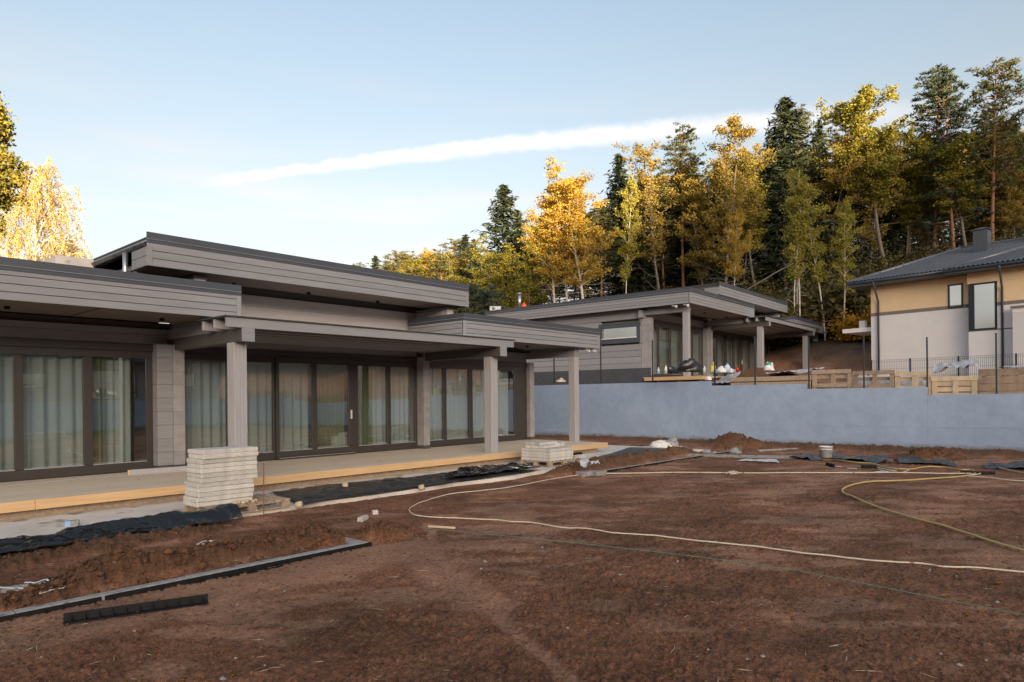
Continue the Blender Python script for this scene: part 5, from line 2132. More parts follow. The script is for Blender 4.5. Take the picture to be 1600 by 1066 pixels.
# ---- small loose matter
def scatter(name, n, size, mat, region, seed, flat=1.0, lift=0.0, elong=1.0, kind='stuff'):
    rng = np.random.default_rng(seed)
    t = np.exp(rng.uniform(math.log(region[0]), math.log(region[1]), n))
    u = rng.uniform(-50, 1650, n)
    k = (u - CXP) / FPX
    x = AX.x * t + RT0.x * t * k
    y = AX.y * t + RT0.y * t * k
    z, dry, heap = yard(x, y)
    base = (y > 10.2) | (x > 24.1)
    x, y, z, t = x[~base], y[~base], z[~base], t[~base]
    n = len(x)
    s = size[0] * np.exp(rng.normal(0, size[1], n))
    s = np.minimum(s, size[0] * 4)
    oct_ = np.array([(1, 0, 0), (0, 1, 0), (-1, 0, 0), (0, -1, 0), (0, 0, 1), (0, 0, -1), (.62, .62, .45), (-.62, .62, .4), (-.6, -.62, .45), (.62, -.6, .4)])
    fc = np.array([(0, 6, 4), (6, 1, 4), (1, 7, 4), (7, 2, 4), (2, 8, 4), (8, 3, 4), (3, 9, 4), (9, 0, 4), (0, 5, 1), (1, 5, 2), (2, 5, 3), (3, 5, 0), (0, 1, 6), (1, 2, 7), (2, 3, 8), (3, 0, 9)])
    V = oct_[None] * (1 + rng.uniform(-.35, .35, (n, 10, 1)))
    th = rng.uniform(0, 2 * PI, n)
    c, si = np.cos(th), np.sin(th)
    X_ = V[:, :, 0] * elong
    Y_ = V[:, :, 1] / max(1, elong ** .5)
    Vx = (X_ * c[:, None] - Y_ * si[:, None]) * s[:, None] + x[:, None]
    Vy = (X_ * si[:, None] + Y_ * c[:, None]) * s[:, None] + y[:, None]
    Vz = V[:, :, 2] * s[:, None] * flat + z[:, None] + lift * s[:, None]
    F = (fc[None] + (np.arange(n) * 10)[:, None, None]).reshape(-1, 3)
    me = np_mesh(name, np.stack([Vx, Vy, Vz], -1).reshape(-1, 3), F, mat, False,
                 {'dry': np.repeat(rng.uniform(0, .5, n), 10), 'heap': np.repeat(rng.uniform(0, .5, n), 10)})
    return link(bpy.data.objects.new(name, me), kind=kind)


def heap_clods():
    rng = np.random.default_rng(9)
    n = 5200
    pts = []
    for spine, w, h in HEAPS[:2] + HEAPS[4:6] + HEAPS[2:3] + HEAPS[7:8]:
        m = int(900 * (1 if h > .15 else .5) * (1.6 if spine[0][1] < 8 and h > .15 else 1))
        f = rng.uniform(0, len(spine) - 1.001, m)
        i = f.astype(int)
        q = np.array(spine)
        p = q[i] + (q[i + 1] - q[i]) * (f - i)[:, None] + rng.normal(0, w * .55, (m, 2))
        pts.append(p)
    p = np.concatenate(pts)
    p = p[(p[:, 0] < 24.1) & (p[:, 1] < 10.2) & ~((np.abs(p[:, 1] - 7.1) < .12) & (p[:, 0] < 5.3))]
    n = len(p)
    z = yard(p[:, 0], p[:, 1])[0]
    s = np.minimum(.0125 * np.exp(rng.normal(0, .65, n)), .06)
    oct_ = np.array([(1, 0, 0), (0, 1, 0), (-1, 0, 0), (0, -1, 0), (0, 0, 1), (0, 0, -1), (.62, .62, .45), (-.62, .62, .4), (-.6, -.62, .45), (.62, -.6, .4)])
    fc = np.array([(0, 6, 4), (6, 1, 4), (1, 7, 4), (7, 2, 4), (2, 8, 4), (8, 3, 4), (3, 9, 4), (9, 0, 4), (0, 5, 1), (1, 5, 2), (2, 5, 3), (3, 5, 0), (0, 1, 6), (1, 2, 7), (2, 3, 8), (3, 0, 9)])
    V = oct_[None] * (1 + rng.uniform(-.4, .4, (n, 10, 3)))
    V = V * s[:, None, None] * np.array([1, 1, .75]) + np.stack([p[:, 0], p[:, 1], z + s * .15], -1)[:, None, :]
    F = (fc[None] + (np.arange(n) * 10)[:, None, None]).reshape(-1, 3)
    me = np_mesh('heap_clods', V.reshape(-1, 3), F, M['soil'], False, {'dry': np.repeat(rng.uniform(0, .4, n), 10), 'heap': np.repeat(rng.uniform(.5, 1, n), 10)})
    link(bpy.data.objects.new('heap_clods', me), kind='stuff')


scatter('soil_clods', 26000, (.0055, .60), M['soil'], (3.4, 22), 1, .7, .15)
heap_clods()
scatter('pebbles', 130, (.012, .4), M['granite'], (3.6, 16), 2, .7, .2)
scatter('straw', 420, (.006, .35), M['oldwood'], (3.6, 14), 3, .4, .6, 7.0)
scatter('fallen_leaves', 160, (.022, .3), M['lf_amber'], (4, 20), 4, .12, .5)


def deck_leaves():
    rng = np.random.default_rng(5)
    V, F = [], []
    for i in range(34):
        x, y = rng.uniform(.5, 18), rng.uniform(12.6, 15.4)
        s, th = rng.uniform(.02, .045), rng.uniform(0, 6)
        q = [(-1, 0, .1), (-.2, -.7, .0), (.9, -.1, .25), (-.1, .7, .1)]
        n0 = len(V)
        for a, b, c in q:
            V.append((x + s * (a * math.cos(th) - b * math.sin(th)), y + s * (a * math.sin(th) + b * math.cos(th)), .354 + s * c))
        F.append((n0, n0 + 1, n0 + 2, n0 + 3))
    me = np_mesh('fallen_leaves', V, F, M['rust'])
    link(bpy.data.objects.new('fallen_leaves', me), kind='stuff')


deck_leaves()
# ================================================================== TREES


class Leafy:
    """collects leaf quads (as triangles pairs) and twigs for one crown"""

    def __init__(s, seed):
        s.rng = np.random.default_rng(seed)
        s.c, s.a, s.b, s.r = [], [], [], []

    def add(s, c, size, aspect=.6, up=None, jit=0.0, rnd=None, droop=0.0):
        """c (n,3) leaf centres"""
        rng = s.rng
        c = np.asarray(c, float)
        n = len(c)
        if n == 0: return
        if jit: c = c + rng.normal(0, jit, (n, 3))
        a = rng.normal(0, 1, (n, 3))
        if up is not None:
            a = a * .55 + np.asarray(up)
        a /= np.linalg.norm(a, axis=1, keepdims=True) + 1e-9
        q = rng.normal(0, 1, (n, 3))
        b = np.cross(a, q)
        b /= np.linalg.norm(b, axis=1, keepdims=True) + 1e-9
        sz = size * rng.uniform(.65, 1.35, (n, 1))
        s.c.append(c)
        s.a.append(a * sz)
        s.b.append(b * sz * aspect)
        s.r.append(rng.uniform(0, 1, n) if rnd is None else np.clip(rnd + rng.normal(0, .14, n), 0, 1))

    def mesh(s, name, mat):
        c, a, b, r = (np.concatenate(x) for x in (s.c, s.a, s.b, s.r))
        n = len(c)
        bend = np.cross(a, b)
        bend /= np.linalg.norm(bend, axis=1, keepdims=True) + 1e-9
        k = np.linalg.norm(b, axis=1, keepdims=True) * .3
        V = np.stack([c - a, c - b + bend * k, c + a, c + b + bend * k], 1).reshape(-1, 3)
        F = np.arange(n * 4).reshape(n, 4)
        return np_mesh(name, V, F, mat, False, {'rnd': np.repeat(r, 4)})


def limb(p0, d, L, n, rng, wob=.12, grav=0.0):
    """a wandering polyline"""
    p = np.array(p0, float)
    d = np.array(d, float)
    d /= np.linalg.norm(d)
    out = [p.copy()]
    st = L / n
    for i in range(n):
        d = d + rng.normal(0, wob, 3) + np.array([0, 0, grav])
        d /= np.linalg.norm(d)
        p = p + d * st
        out.append(p.copy())
    return np.array(out)


def along(pts, n, t0=0.0, t1=1.0, rng=None):
    t = np.linspace(t0, t1, n) if rng is None else rng.uniform(t0, t1, n)
    f = t * (len(pts) - 1)
    i = np.minimum(f.astype(int), len(pts) - 2)
    w = (f - i)[:, None]
    return pts[i] * (1 - w) + pts[i + 1] * w


def taper(n, r0, r1):
    return [r0 + (r1 - r0) * i / (n - 1) for i in range(n)]


def make_pine(seed, H=20.0, crown0=.5, spread=2.6, low=0, leaf='lf_pine'):
    rng = np.random.default_rng(seed)
    tr = MB()
    stem = limb((0, 0, -.6), (rng.normal(0, .02), rng.normal(0, .02), 1), H + .6, 14, rng, .012)
    tr.tube(stem, taper(15, .19 * H / 20, .03), 8)
    lf = Leafy(seed)
    nb = 50
    for i in range(nb + low):
        if i < nb:
            t = crown0 + (1 - crown0) * (i / nb) ** .85
        else:
            t = crown0 * rng.uniform(.28, .95)
        t = min(t, .985)
        base = along(stem, 1, t, t)[0]
        th = i * 2.4 + rng.uniform(-.5, .5)
        k = (t - crown0) / (1 - crown0)
        if i < nb:
            prof = (.55 + .6 * k) if k < .35 else (.76 * (1 - (k - .35) / .72) + .15)
            L = spread * max(.22, prof * 1.35) * rng.uniform(.55, 1.25)
            rise = rng.uniform(.0, .35) + .75 * max(0, k - .3)
        else:
            L = spread * rng.uniform(.6, 1.15)
            rise = rng.uniform(-.25, .05)
        br = limb(base, (math.cos(th), math.sin(th), rise), L, 5, rng, .13, .05)
        tr.tube(br, taper(6, .045 * (1.2 - .6 * max(k, 0)), .012), 5, False)
        # tufts of needles at the twig ends
        nt = 5 if i < nb else 6
        for j in range(nt):
            q = along(br, 1, 1 - .62 * (j / nt) ** 1.2, 1 - .62 * (j / nt) ** 1.2)[0]
            side = rng.normal(0, .34 * (1 + (j > 0)), 3) * np.array([1, 1, .45])
            q = q + side
            R = rng.uniform(.30, .56) * (spread / 2.6)
            n = 26
            dirs = rng.normal(0, 1, (n, 3))
            dirs /= np.linalg.norm(dirs, axis=1, keepdims=True)
            dirs[:, 2] = np.abs(dirs[:, 2]) * .6 + dirs[:, 2] * .2
            cc = q + dirs * R * rng.uniform(.35, 1.0, (n, 1))
            lf.add(cc, .19, .24, up=dirs * 1.2, rnd=.25 + .5 * rng.random())
    return (tr.mesh('trunk', M['bark_pine'], True), lf.mesh('crown', M[leaf]))


def make_spruce(seed, H=18.0, w=3.2, low=.06, ragged=1.0):
    rng = np.random.default_rng(seed)
    tr = MB()
    stem = limb((0, 0, -.6), (0, 0, 1), H + .6, 8, rng, .006)
    tr.tube(stem, taper(9, .17 * H / 18, .015), 7)
    lf = Leafy(seed)
    nb = 150
    for i in range(nb):
        t = low + (.99 - low) * (i / nb) ** .9
        base = along(stem, 1, t, t)[0]
        th = i * 2.399 + rng.uniform(-.4, .4)
        L = w * (1 - t) ** .82 * rng.uniform(.72, 1.18) * (1 + .25 * ragged * math.sin(i * .7 + seed)) + .12
        rise = -.42 + .85 * t
        br = limb(base, (math.cos(th), math.sin(th), rise), L, 4, rng, .06, .05)
        tr.tube(br, taper(5, .03, .008), 4, False)
        n = int(10 + 17 * L)
        q = along(br, n, .18, 1.0, rng)
        dirs = np.stack([rng.normal(0, .5, n) + math.cos(th) * .8, rng.normal(0, .5, n) + math.sin(th) * .8, -np.abs(rng.normal(.35, .4, n))], 1)
        off = np.stack([rng.normal(0, .16, n), rng.normal(0, .16, n), -np.abs(rng.normal(0, .20, n))], 1) * min(1, L / 1.2 + .3)
        lf.add(q + off, .26, .26, up=dirs * 1.4, rnd=.2 + .6 * rng.random())
    return (tr.mesh('trunk', M['bark_dark'], True), lf.mesh('crown', M['lf_spruce']))


def make_broad(seed, H=16.0, bark='bark_pale', leaf='lf_gold', stems=1, crown0=.35, spread=3.2, nb=26, leafn=6500, lsz=.13, rise=1.1, bare=8, cl=.45, r0=.13, lean=.03, topbias=1.0):
    """birch, aspen, willow: upright stem, ascending limbs, leaves in clumps round the twigs"""
    rng = np.random.default_rng(seed)
    tr = MB()
    lf = Leafy(seed)
    tips = []
    for s_ in range(stems):
        o_ = np.array([rng.normal(0, .5), rng.normal(0, .5), -.6]) * (0 if stems == 1 else 1) + np.array([0, 0, -.6 if stems == 1 else 0])
        h = H * (1 if s_ == 0 else rng.uniform(.74, .95))
        stem = limb(o_, (rng.normal(0, lean), rng.normal(0, lean), 1), h + .6, 12, rng, .028)
        tr.tube(stem, taper(13, r0 * h / 16, .018), 7)
        for i in range(nb):
            t = crown0 + (.97 - crown0) * ((i + .5) / nb) ** topbias
            base = along(stem, 1, t, t)[0]
            th = i * 2.4 + rng.uniform(-.6, .6)
            k = (t - crown0) / (1 - crown0)
            L = spread * (.26 + .78 * math.sin(PI * (.16 + .70 * k))) * rng.uniform(.6, 1.2)
            br = limb(base, (math.cos(th), math.sin(th), rise * rng.uniform(.6, 1.4)), L, 5, rng, .14, .03)
            tr.tube(br, taper(6, max(.018, .05 * (1 - k)), .008), 5, False)
            tips.append(br)
            for j in range(3):
                tb = rng.uniform(.35, .95)
                b0 = along(br, 1, tb, tb)[0]
                th2 = rng.uniform(0, 2 * PI)
                b2 = limb(b0, (math.cos(th2), math.sin(th2), rng.uniform(0, .9)), L * rng.uniform(.25, .5), 3, rng, .2)
                tr.tube(b2, taper(4, .014, .005), 3, False)
                tips.append(b2)
        for i in range(bare):
            t = rng.uniform(.12, crown0 + .08)
            base = along(stem, 1, t, t)[0]
            th = rng.uniform(0, 2 * PI)
            br = limb(base, (math.cos(th), math.sin(th), rng.uniform(-.1, .6)), spread * rng.uniform(.4, .95), 6, rng, .22, -.01)
            tr.tube(br, taper(7, .022, .005), 4, False)
            for j in range(3):
                b0 = along(br, 1, rng.uniform(.3, .9), 1)[0]
                th2 = th + rng.normal(0, .8)
                b2 = limb(b0, (math.cos(th2), math.sin(th2), rng.uniform(-.2, .5)), spread * .35, 4, rng, .25)
                tr.tube(b2, taper(5, .01, .004), 3, False)
    per = max(2, leafn * 1.9 / len(tips))
    for br in tips:
        n = rng.poisson(per)
        if n == 0: continue
        q = along(br, n, .25, 1.05, rng)
        q = q + rng.normal(0, cl * .42, (n, 3)) * np.array([1, 1, .8])
        lf.add(q, lsz * .72, .7, rnd=np.clip(rng.normal(.5, .22), .05, .95))
    return (tr.mesh('trunk', M[bark], True), lf.mesh('crown', M[leaf]))


def make_weeping(seed, H=13.0, spread=3.6, n_=95, leafn=20000):
    rng = np.random.default_rng(seed)
    tr = MB()
    lf = Leafy(seed)
    stem = limb((0, 0, -.6), (.02, 0, 1), H * .92, 10, rng, .03)
    tr.tube(stem, taper(11, .17, .02), 7)
    strands = []
    for i in range(n_):
        t = .30 + .69 * (i / n_)
        base = along(stem, 1, t, t)[0]
        th = i * 2.4 + rng.uniform(-.5, .5)
        k = (t - .3) / .7
        L = spread * (math.sin(PI * min(1, .30 + .68 * k)) * .85 + .2) * rng.uniform(.6, 1.15)
        br = limb(base, (math.cos(th), math.sin(th), 1.0), L, 6, rng, .09, -.13)
        tr.tube(br, taper(7, .035, .007), 4, False)
        for j in range(7):
            b0 = along(br, 1, rng.uniform(.35, 1), 1)[0]
            st = limb(b0, (math.cos(th) * .35 + rng.normal(0, .2), math.sin(th) * .35 + rng.normal(0, .2), -.35), rng.uniform(.7, 2.4), 5, rng, .06, -.22)
            tr.tube(st, taper(6, .007, .003), 3, False)
            strands.append(st)
    per = leafn / len(strands)
    for st in strands:
        n = rng.poisson(per)
        if n == 0: continue
        lf.add(along(st, n, 0, 1, rng), .048, .7, jit=.05, rnd=np.clip(rng.normal(.5, .25), 0, 1))
    return (tr.mesh('trunk', M['bark_pale'], True), lf.mesh('crown', M['lf_gold']))


def make_bush(seed, R=1.6, Hh=2.2, leaf='lf_under', n=2200, lsz=.13):
    rng = np.random.default_rng(seed)
    tr = MB()
    lf = Leafy(seed)
    for i in range(14):
        th = rng.uniform(0, 2 * PI)
        br = limb((rng.normal(0, .2), rng.normal(0, .2), -.2), (math.cos(th) * .7, math.sin(th) * .7, 1), Hh * rng.uniform(.7, 1.15), 5, rng, .15, -.02)
        br[:, 0] *= R / 1.6
        br[:, 1] *= R / 1.6
        tr.tube(br, taper(6, .028, .006), 4, False)
        q = along(br, n // 14, .15, 1.05, rng) + rng.normal(0, .30 * R / 1.6, (n // 14, 3))
        q[:, 2] = np.maximum(q[:, 2], .05)
        lf.add(q, lsz, .7, rnd=np.clip(rng.normal(.5, .2), .05, .95))
    return (tr.mesh('stem', M['bark_grey'], True), lf.mesh('foliage', M[leaf]))


PROTO = {
    'pine_a': (make_pine(1), 20.0), 'pine_b': (make_pine(2, crown0=.58, spread=2.3), 20.0), 'pine_low': (make_pine(3, crown0=.56, low=18, leaf='lf_bluepine'), 20.0),
    'pine_wide': (make_pine(4, crown0=.40, spread=3.0), 20.0), 'pine_young': (make_pine(6, H=8.0, crown0=.08, spread=2.1, leaf='lf_bluepine'), 8.0),
    'spruce_a': (make_spruce(5), 18.0), 'spruce_b': (make_spruce(8, w=2.6), 18.0), 'spruce_c': (make_spruce(9, w=3.8, ragged=1.5), 18.0),
    'gold_a': (make_broad(11, leaf='lf_gold', crown0=.40, spread=3.7, leafn=6200, nb=30, bare=14, r0=.16), 16.0),
    'gold_b': (make_broad(12, leaf='lf_gold', crown0=.46, spread=3.1, leafn=4600, nb=24, bare=14, r0=.15), 16.0),
    'birch_a': (make_broad(13, leaf='lf_birch', bark='bark_grey', crown0=.25, spread=3.0, leafn=7000, nb=32, lsz=.11), 16.0),
    'birch_b': (make_broad(14, leaf='lf_birch', bark='bark_grey', crown0=.38, spread=2.5, leafn=3600, nb=24, lsz=.11, bare=16), 16.0),
    'aspen_a': (make_broad(15, leaf='lf_aspen', stems=3, crown0=.44, spread=1.7, leafn=4600, nb=20, rise=1.6, lsz=.12, bare=9, r0=.10), 14.0),
    'aspen_b': (make_broad(16, leaf='lf_aspen', stems=1, crown0=.36, spread=2.0, leafn=3400, nb=28, rise=1.5, lsz=.12, bare=8, r0=.10), 14.0),
    'aspen_tall': (make_broad(17, leaf='lf_willow', bark='bark_grey', crown0=.42, spread=3.2, leafn=7500, nb=32, lsz=.13, bare=14, r0=.16), 18.0),
    'willow': (make_broad(18, leaf='lf_willow', bark='bark_grey', stems=4, crown0=.10, spread=4.2, leafn=11000, nb=22, lsz=.14, rise=.7, bare=0), 9.5),
    'pine_sunlit': (make_pine(33, crown0=.35, spread=3.0, leaf='lf_sunpine'), 20.0),
    'weeping': (make_weeping(19), 13.0),
    'bush_amber': (make_bush(21, leaf='lf_amber', n=1500, lsz=.12), 2.2),
    'bush_dark': (make_bush(22, leaf='lf_under', n=2400, lsz=.14), 2.2),
    'bush_green': (make_bush(23, leaf='lf_willow', n=1900), 2.2),
    'bare_a': (make_broad(24, leaf='lf_birch', bark='bark_grey', crown0=.2, spread=3.0, leafn=500, nb=22, bare=14, lsz=.10, r0=.09), 12.0),
}
for _k, ((_t, _c), _h) in list(PROTO.items()):
    _z = np.empty(len(_c.vertices) * 3, np.float32)
    _c.vertices.foreach_get('co', _z)
    PROTO[_k] = ((_t, _c), float(np.percentile(_z[2::3], 99.8)))


def plant(kind, u, v_top, t, label, cat, name='tree', wide=1.0, group=None, lean=0.0, xy=None, h=None, rot=None, sink=0.0):
    (tm, cm), H0 = PROTO[kind]
    rng = random.Random(int(u * 7 + t * 13))
    p = T(u, t) if xy is None else Vector((xy[0], xy[1], 0))
    z = terr1(p.x, p.y) - .1 - sink
    hh = (ztop(u, v_top, t) - z) if h is None else h
    s = hh / H0
    root = bpy.data.objects.new(name, None)
    root.empty_display_size = .3
    root.location = (p.x, p.y, z)
    root.scale = (s * wide, s * wide, s)
    root.rotation_euler = (lean * RT0.y, -lean * RT0.x * -1, rng.uniform(0, 2 * PI) if rot is None else rot)
    link(root, None, label, cat, group)
    pn = ('trunk', 'crown') if not name.endswith('bush') else ('stem', 'foliage')
    a = bpy.data.objects.new(pn[0], tm)
    link(a, root)
    b = bpy.data.objects.new(pn[1], cm)
    link(b, root)
    return root


P_ = plant
# ---- trees one can tell apart, from left to right
P_('weeping', 52, 255, 48, 'golden weeping birch glowing beyond the left roof of the near house', 'birch', 'birch_tree', .66)
P_('weeping', 112, 372, 56, 'small golden birch sprig showing right of the weeping birch over the roof hatch', 'birch', 'birch_tree', .7)
P_('pine_a', 567, 411, 128, 'tiny far tree top just above the raised roof, leftmost of the far wood', 'tree', 'pine_tree', 1)
P_('spruce_b', 592, 401, 128, 'tiny far spruce top second from the left above the raised roof', 'spruce', 'spruce_tree', 1.4)
P_('pine_sunlit', 622, 394, 124, 'far spreading pine left of the far golden birch above the raised roof', 'pine', 'pine_tree', 1.25)
P_('pine_sunlit', 645, 394, 120, 'second far spreading pine beside the leftmost spreading pine', 'pine', 'pine_tree', 1.2)
P_('birch_a', 660, 402, 116, 'far olive birch between the spreading pines and the golden birch', 'birch', 'birch_tree', 1.2)
P_('pine_sunlit', 680, 391, 118, 'far pine directly left of the small far golden birch', 'pine', 'pine_tree', 1.3)
P_('gold_a', 697, 393, 112, 'small far golden birch lit by the sun above the raised roof', 'birch', 'birch_tree', 1.2)
P_('pine_sunlit', 714, 376, 116, 'far sunlit pine just right of the small golden birch', 'pine', 'pine_tree', 1.3)
P_('spruce_b', 728, 369, 110, 'far sunlit spruce with a sharp tip left of the round willow', 'spruce', 'spruce_tree', 1.5)
P_('spruce_b', 741, 376, 108, 'far sunlit slim spruce touching the round willow', 'spruce', 'spruce_tree', 1.3)
P_('pine_young', 752, 446, 46, 'blue green young pine between the two log house roofs', 'pine', 'pine_tree', 1.0)
P_('willow', 775, 379, 62, 'round yellow green willow right of the raised roof end', 'willow', 'willow_tree', 1.5)
P_('willow', 818, 408, 66, 'darker green bushy tree behind the steel flue pipe', 'tree', 'willow_tree', 1.2)
P_('spruce_c', 789, 292, 78, 'dark twin topped spruce rising alone above the willow', 'spruce', 'spruce_tree', 1.6)
P_('spruce_b', 816, 330, 79, 'shorter dark spruce attached to the right of the lone spruce', 'spruce', 'spruce_tree', 1.4)
P_('bare_a', 842, 322, 82, 'bare grey twiggy tree between the lone spruce and the golden birches', 'tree', 'bare_tree', 1.0)
P_('gold_b', 868, 300, 60, 'leftmost of the three golden birches with pale trunks', 'birch', 'birch_tree', 1.2, rot=1)
P_('gold_b', 892, 277, 60, 'middle one of the three golden birches with pale trunks', 'birch', 'birch_tree', 1.15, rot=2)
P_('gold_a', 918, 262, 59, 'tallest golden birch on the right of the three with pale trunks', 'birch', 'birch_tree', 1.25, rot=3)
P_('bush_green', 850, 420, 55, 'sparse yellow green shrub at the foot of the golden birches', 'shrub', 'green_bush', 1.2, h=3.2)
P_('bush_amber', 958, 444, 56, 'small amber shrub above the far flat roof', 'shrub', 'amber_bush', 1.0, h=3.0)
P_('aspen_b', 978, 268, 62, 'slim dull green aspen between the golden birches and a dark spruce', 'aspen', 'aspen_tree', .75)
P_('spruce_a', 969, 243, 74, 'dark spruce directly right of the golden birches', 'spruce', 'spruce_tree', 1.35)
P_('spruce_b', 1003, 268, 78, 'dark narrow spruce behind the olive birch with the bare trunk', 'spruce', 'spruce_tree', 1.3)
P_('birch_b', 1030, 221, 66, 'sparse olive birch with bare lower trunk left of the orange pine', 'birch', 'birch_tree', 1.15)
P_('pine_a', 1070, 197, 68, 'pine with a long orange trunk between two olive birches', 'pine', 'pine_tree', 1.05)
P_('birch_a', 1132, 196, 62, 'big olive gold birch with full hanging crown in the middle of the forest', 'birch', 'birch_tree', 1.25)
P_('birch_a', 1104, 250, 66, 'lower olive birch filling the gap right of the orange pine', 'birch', 'birch_tree', 1.2)
P_('birch_b', 1165, 230, 68, 'thin twiggy birch right of the big olive gold birch', 'birch', 'birch_tree', .9)
P_('gold_b', 1146, 330, 55, 'young pale stemmed birch above the far raised roof', 'birch', 'birch_tree', .8)
P_('spruce_c', 1230, 157, 72, 'tallest dark spruce with a rusty sunlit tip behind the aspens', 'spruce', 'spruce_tree', 1.55)
P_('spruce_a', 1205, 215, 76, 'dark spruce shouldering the left of the tallest spruce', 'spruce', 'spruce_tree', 1.3)
P_('pine_wide', 1263, 169, 82, 'sunlit yellow green pine peeping out right of the tallest spruce', 'pine', 'pine_tree', .9)
P_('spruce_b', 1287, 190, 84, 'slim spruce tip between the sunlit pine and the grey green pine', 'spruce', 'spruce_tree', 1.1)
P_('aspen_a', 1240, 262, 46, 'multi stemmed yellow green aspen behind the far pergola', 'aspen', 'aspen_tree', .95, rot=.6)
P_('aspen_b', 1291, 273, 45, 'single stemmed yellow green aspen left of the ochre house', 'aspen', 'aspen_tree', 1.0)
P_('aspen_b', 1318, 318, 44.5, 'lower leaning aspen with a crooked pale stem next to the ochre house', 'aspen', 'aspen_tree', 1.0, lean=.06)
P_('pine_b', 1328, 151, 74, 'grey green pine with bent trunk behind the two aspens', 'pine', 'pine_tree', 1.2)
P_('aspen_tall', 1388, 142, 67, 'tall olive green broadleaf with a forked grey trunk behind the hip roof', 'tree', 'broadleaf_tree', 1.25)
P_('aspen_tall', 1420, 215, 72, 'lower olive broadleaf between the tall broadleaf and the pines', 'tree', 'broadleaf_tree', 1.25)
P_('pine_a', 1461, 111, 70, 'tall orange trunked pine, left one of the three tallest', 'pine', 'pine_tree', 1.15)
P_('pine_low', 1497, 109, 66, 'tall orange trunked pine with blue green lower boughs in the middle of the three tallest', 'pine', 'pine_tree', .95)
P_('pine_wide', 1553, 96, 64, 'tallest pine at the right with an open crown behind the chimney', 'pine', 'pine_tree', 1.2)
P_('pine_b', 1539, 170, 70, 'thin pine stem close left of the tallest pine', 'pine', 'pine_tree', .7)
P_('birch_a', 1592, 190, 66, 'amber broadleaf at the right edge beyond the tallest pine', 'birch', 'birch_tree', 1.0)
P_('gold_b', 1437, 240, 88, 'sunlit golden tree glowing between the pines on the slope', 'tree', 'birch_tree', 1.2)
P_('gold_a', 1510, 225, 92, 'golden tree high on the slope behind the middle tall pine', 'tree', 'birch_tree', 1.3)
P_('bush_amber', 1441, 372, 60, 'bright amber bush above the hip roof of the ochre house', 'bush', 'amber_bush', .9, h=2.8)
P_('bush_dark', 1478, 366, 58, 'dark green bush right of the bright amber bush over the hip roof', 'bush', 'dark_bush', 1.2, h=3.0)
P_('bush_amber', 1352, 512, 43, 'amber and green bush on the bank left of the ochre house', 'bush', 'amber_bush', 1.1, h=2.3)
P_('bush_amber', 1326, 524, 43.5, 'low amber bush at the top of the soil bank', 'bush', 'amber_bush', .9, h=1.8)
P_('bush_amber', 1202, 492, 47, 'small amber bush seen through the far porch', 'bush', 'amber_bush', 1.0, h=2.4)
for k, (u, t_, h_, w_) in enumerate(((1150, 46, 2.8, 1.2), (1180, 47, 3.2, 1.3), (1215, 46.5, 3.0, 1.2), (1262, 47, 3.2, 1.2), (1305, 47, 3.0, 1.2), (1342, 46, 3.4, 1.2), (1368, 48, 3.6, 1.2))):
    P_('bush_dark', u, 0, t_, 'dark leafy shrub in the row along the top of the soil bank', 'shrub', 'dark_bush', w_, group='dark shrubs along the top of the bank', h=h_)
# fallen and leaning dead stems
for (ua, va, ta), (ub_, vb, tb), r, lb in (((1160, 458, 44), (1280, 393, 46), .05, 'dead grey stem leaning to the right behind the far raised roof'),
                                          ((1296, 556, 45), (1315, 566, 43.5), .08, 'fallen pale log on the soil bank'),
                                          ((1268, 420, 47), (1226, 470, 45.5), .035, 'thin dead stem leaning to the left among the aspens')):
    a = AX * ta + RT0 * (ta * (ua - CXP) / FPX)
    b = AX * tb + RT0 * (tb * (ub_ - CXP) / FPX)
    a.z, b.z = ztop(ua, va, ta), ztop(ub_, vb, tb)
    m = MB().tube([(0, 0, 0), (b - a) * .5 + Vector((0, 0, .12)), b - a], [r, r * .8, r * .4], 7)
    m.build('dead_stem', M['bark_grey'], None, True, lb, 'dead stem', loc=a)

# ---- rows behind, alike
rr = random.Random(4)
GR = {'pine_a': 'pines in the back rows of the hillside forest', 'spruce_a': 'dark spruces in the back rows of the hillside forest', 'birch_a': 'olive birches in the back rows of the hillside forest'}
LB = {'pine_a': ('pine in the back rows of the hillside forest', 'pine', 'pine_tree'), 'spruce_a': ('dark spruce in the back rows of the hillside forest', 'spruce', 'spruce_tree'),
      'birch_a': ('olive birch in the back rows of the hillside forest', 'birch', 'birch_tree')}
sky_line = [(700, 410), (760, 400), (800, 385), (850, 350), (900, 330), (960, 290), (1000, 290), (1060, 260), (1130, 262), (1180, 260), (1230, 220), (1290, 225), (1340, 215), (1390, 215), (1430, 230), (1480, 200), (1530, 190), (1600, 185), (1700, 170)]


def skyv(u):
    for (a, va), (b, vb) in zip(sky_line[:-1], sky_line[1:]):
        if a <= u <= b: return va + (vb - va) * (u - a) / (b - a)
    return 200


for row, t0 in enumerate((70, 80, 90, 100)):
    u = 735 + row * 11
    while u < 1680:
        k = rr.choice(('pine', 'spruce', 'spruce', 'birch', 'birch'))
        key = {'pine': 'pine_a', 'spruce': 'spruce_a', 'birch': 'birch_a'}[k]
        kind = {'pine': rr.choice(('pine_a', 'pine_b', 'pine_wide')), 'spruce': rr.choice(('spruce_a', 'spruce_b', 'spruce_c')), 'birch': rr.choice(('birch_a', 'birch_b', 'aspen_tall'))}[k]
        lb, cat, nm = LB[key]
        v = skyv(u) + rr.uniform(-4, 42)
        P_(kind, u, v, t0 + rr.uniform(-4, 4), lb, cat, nm, rr.uniform(1.2, 1.65), group=GR[key])
        u += rr.uniform(24, 46)


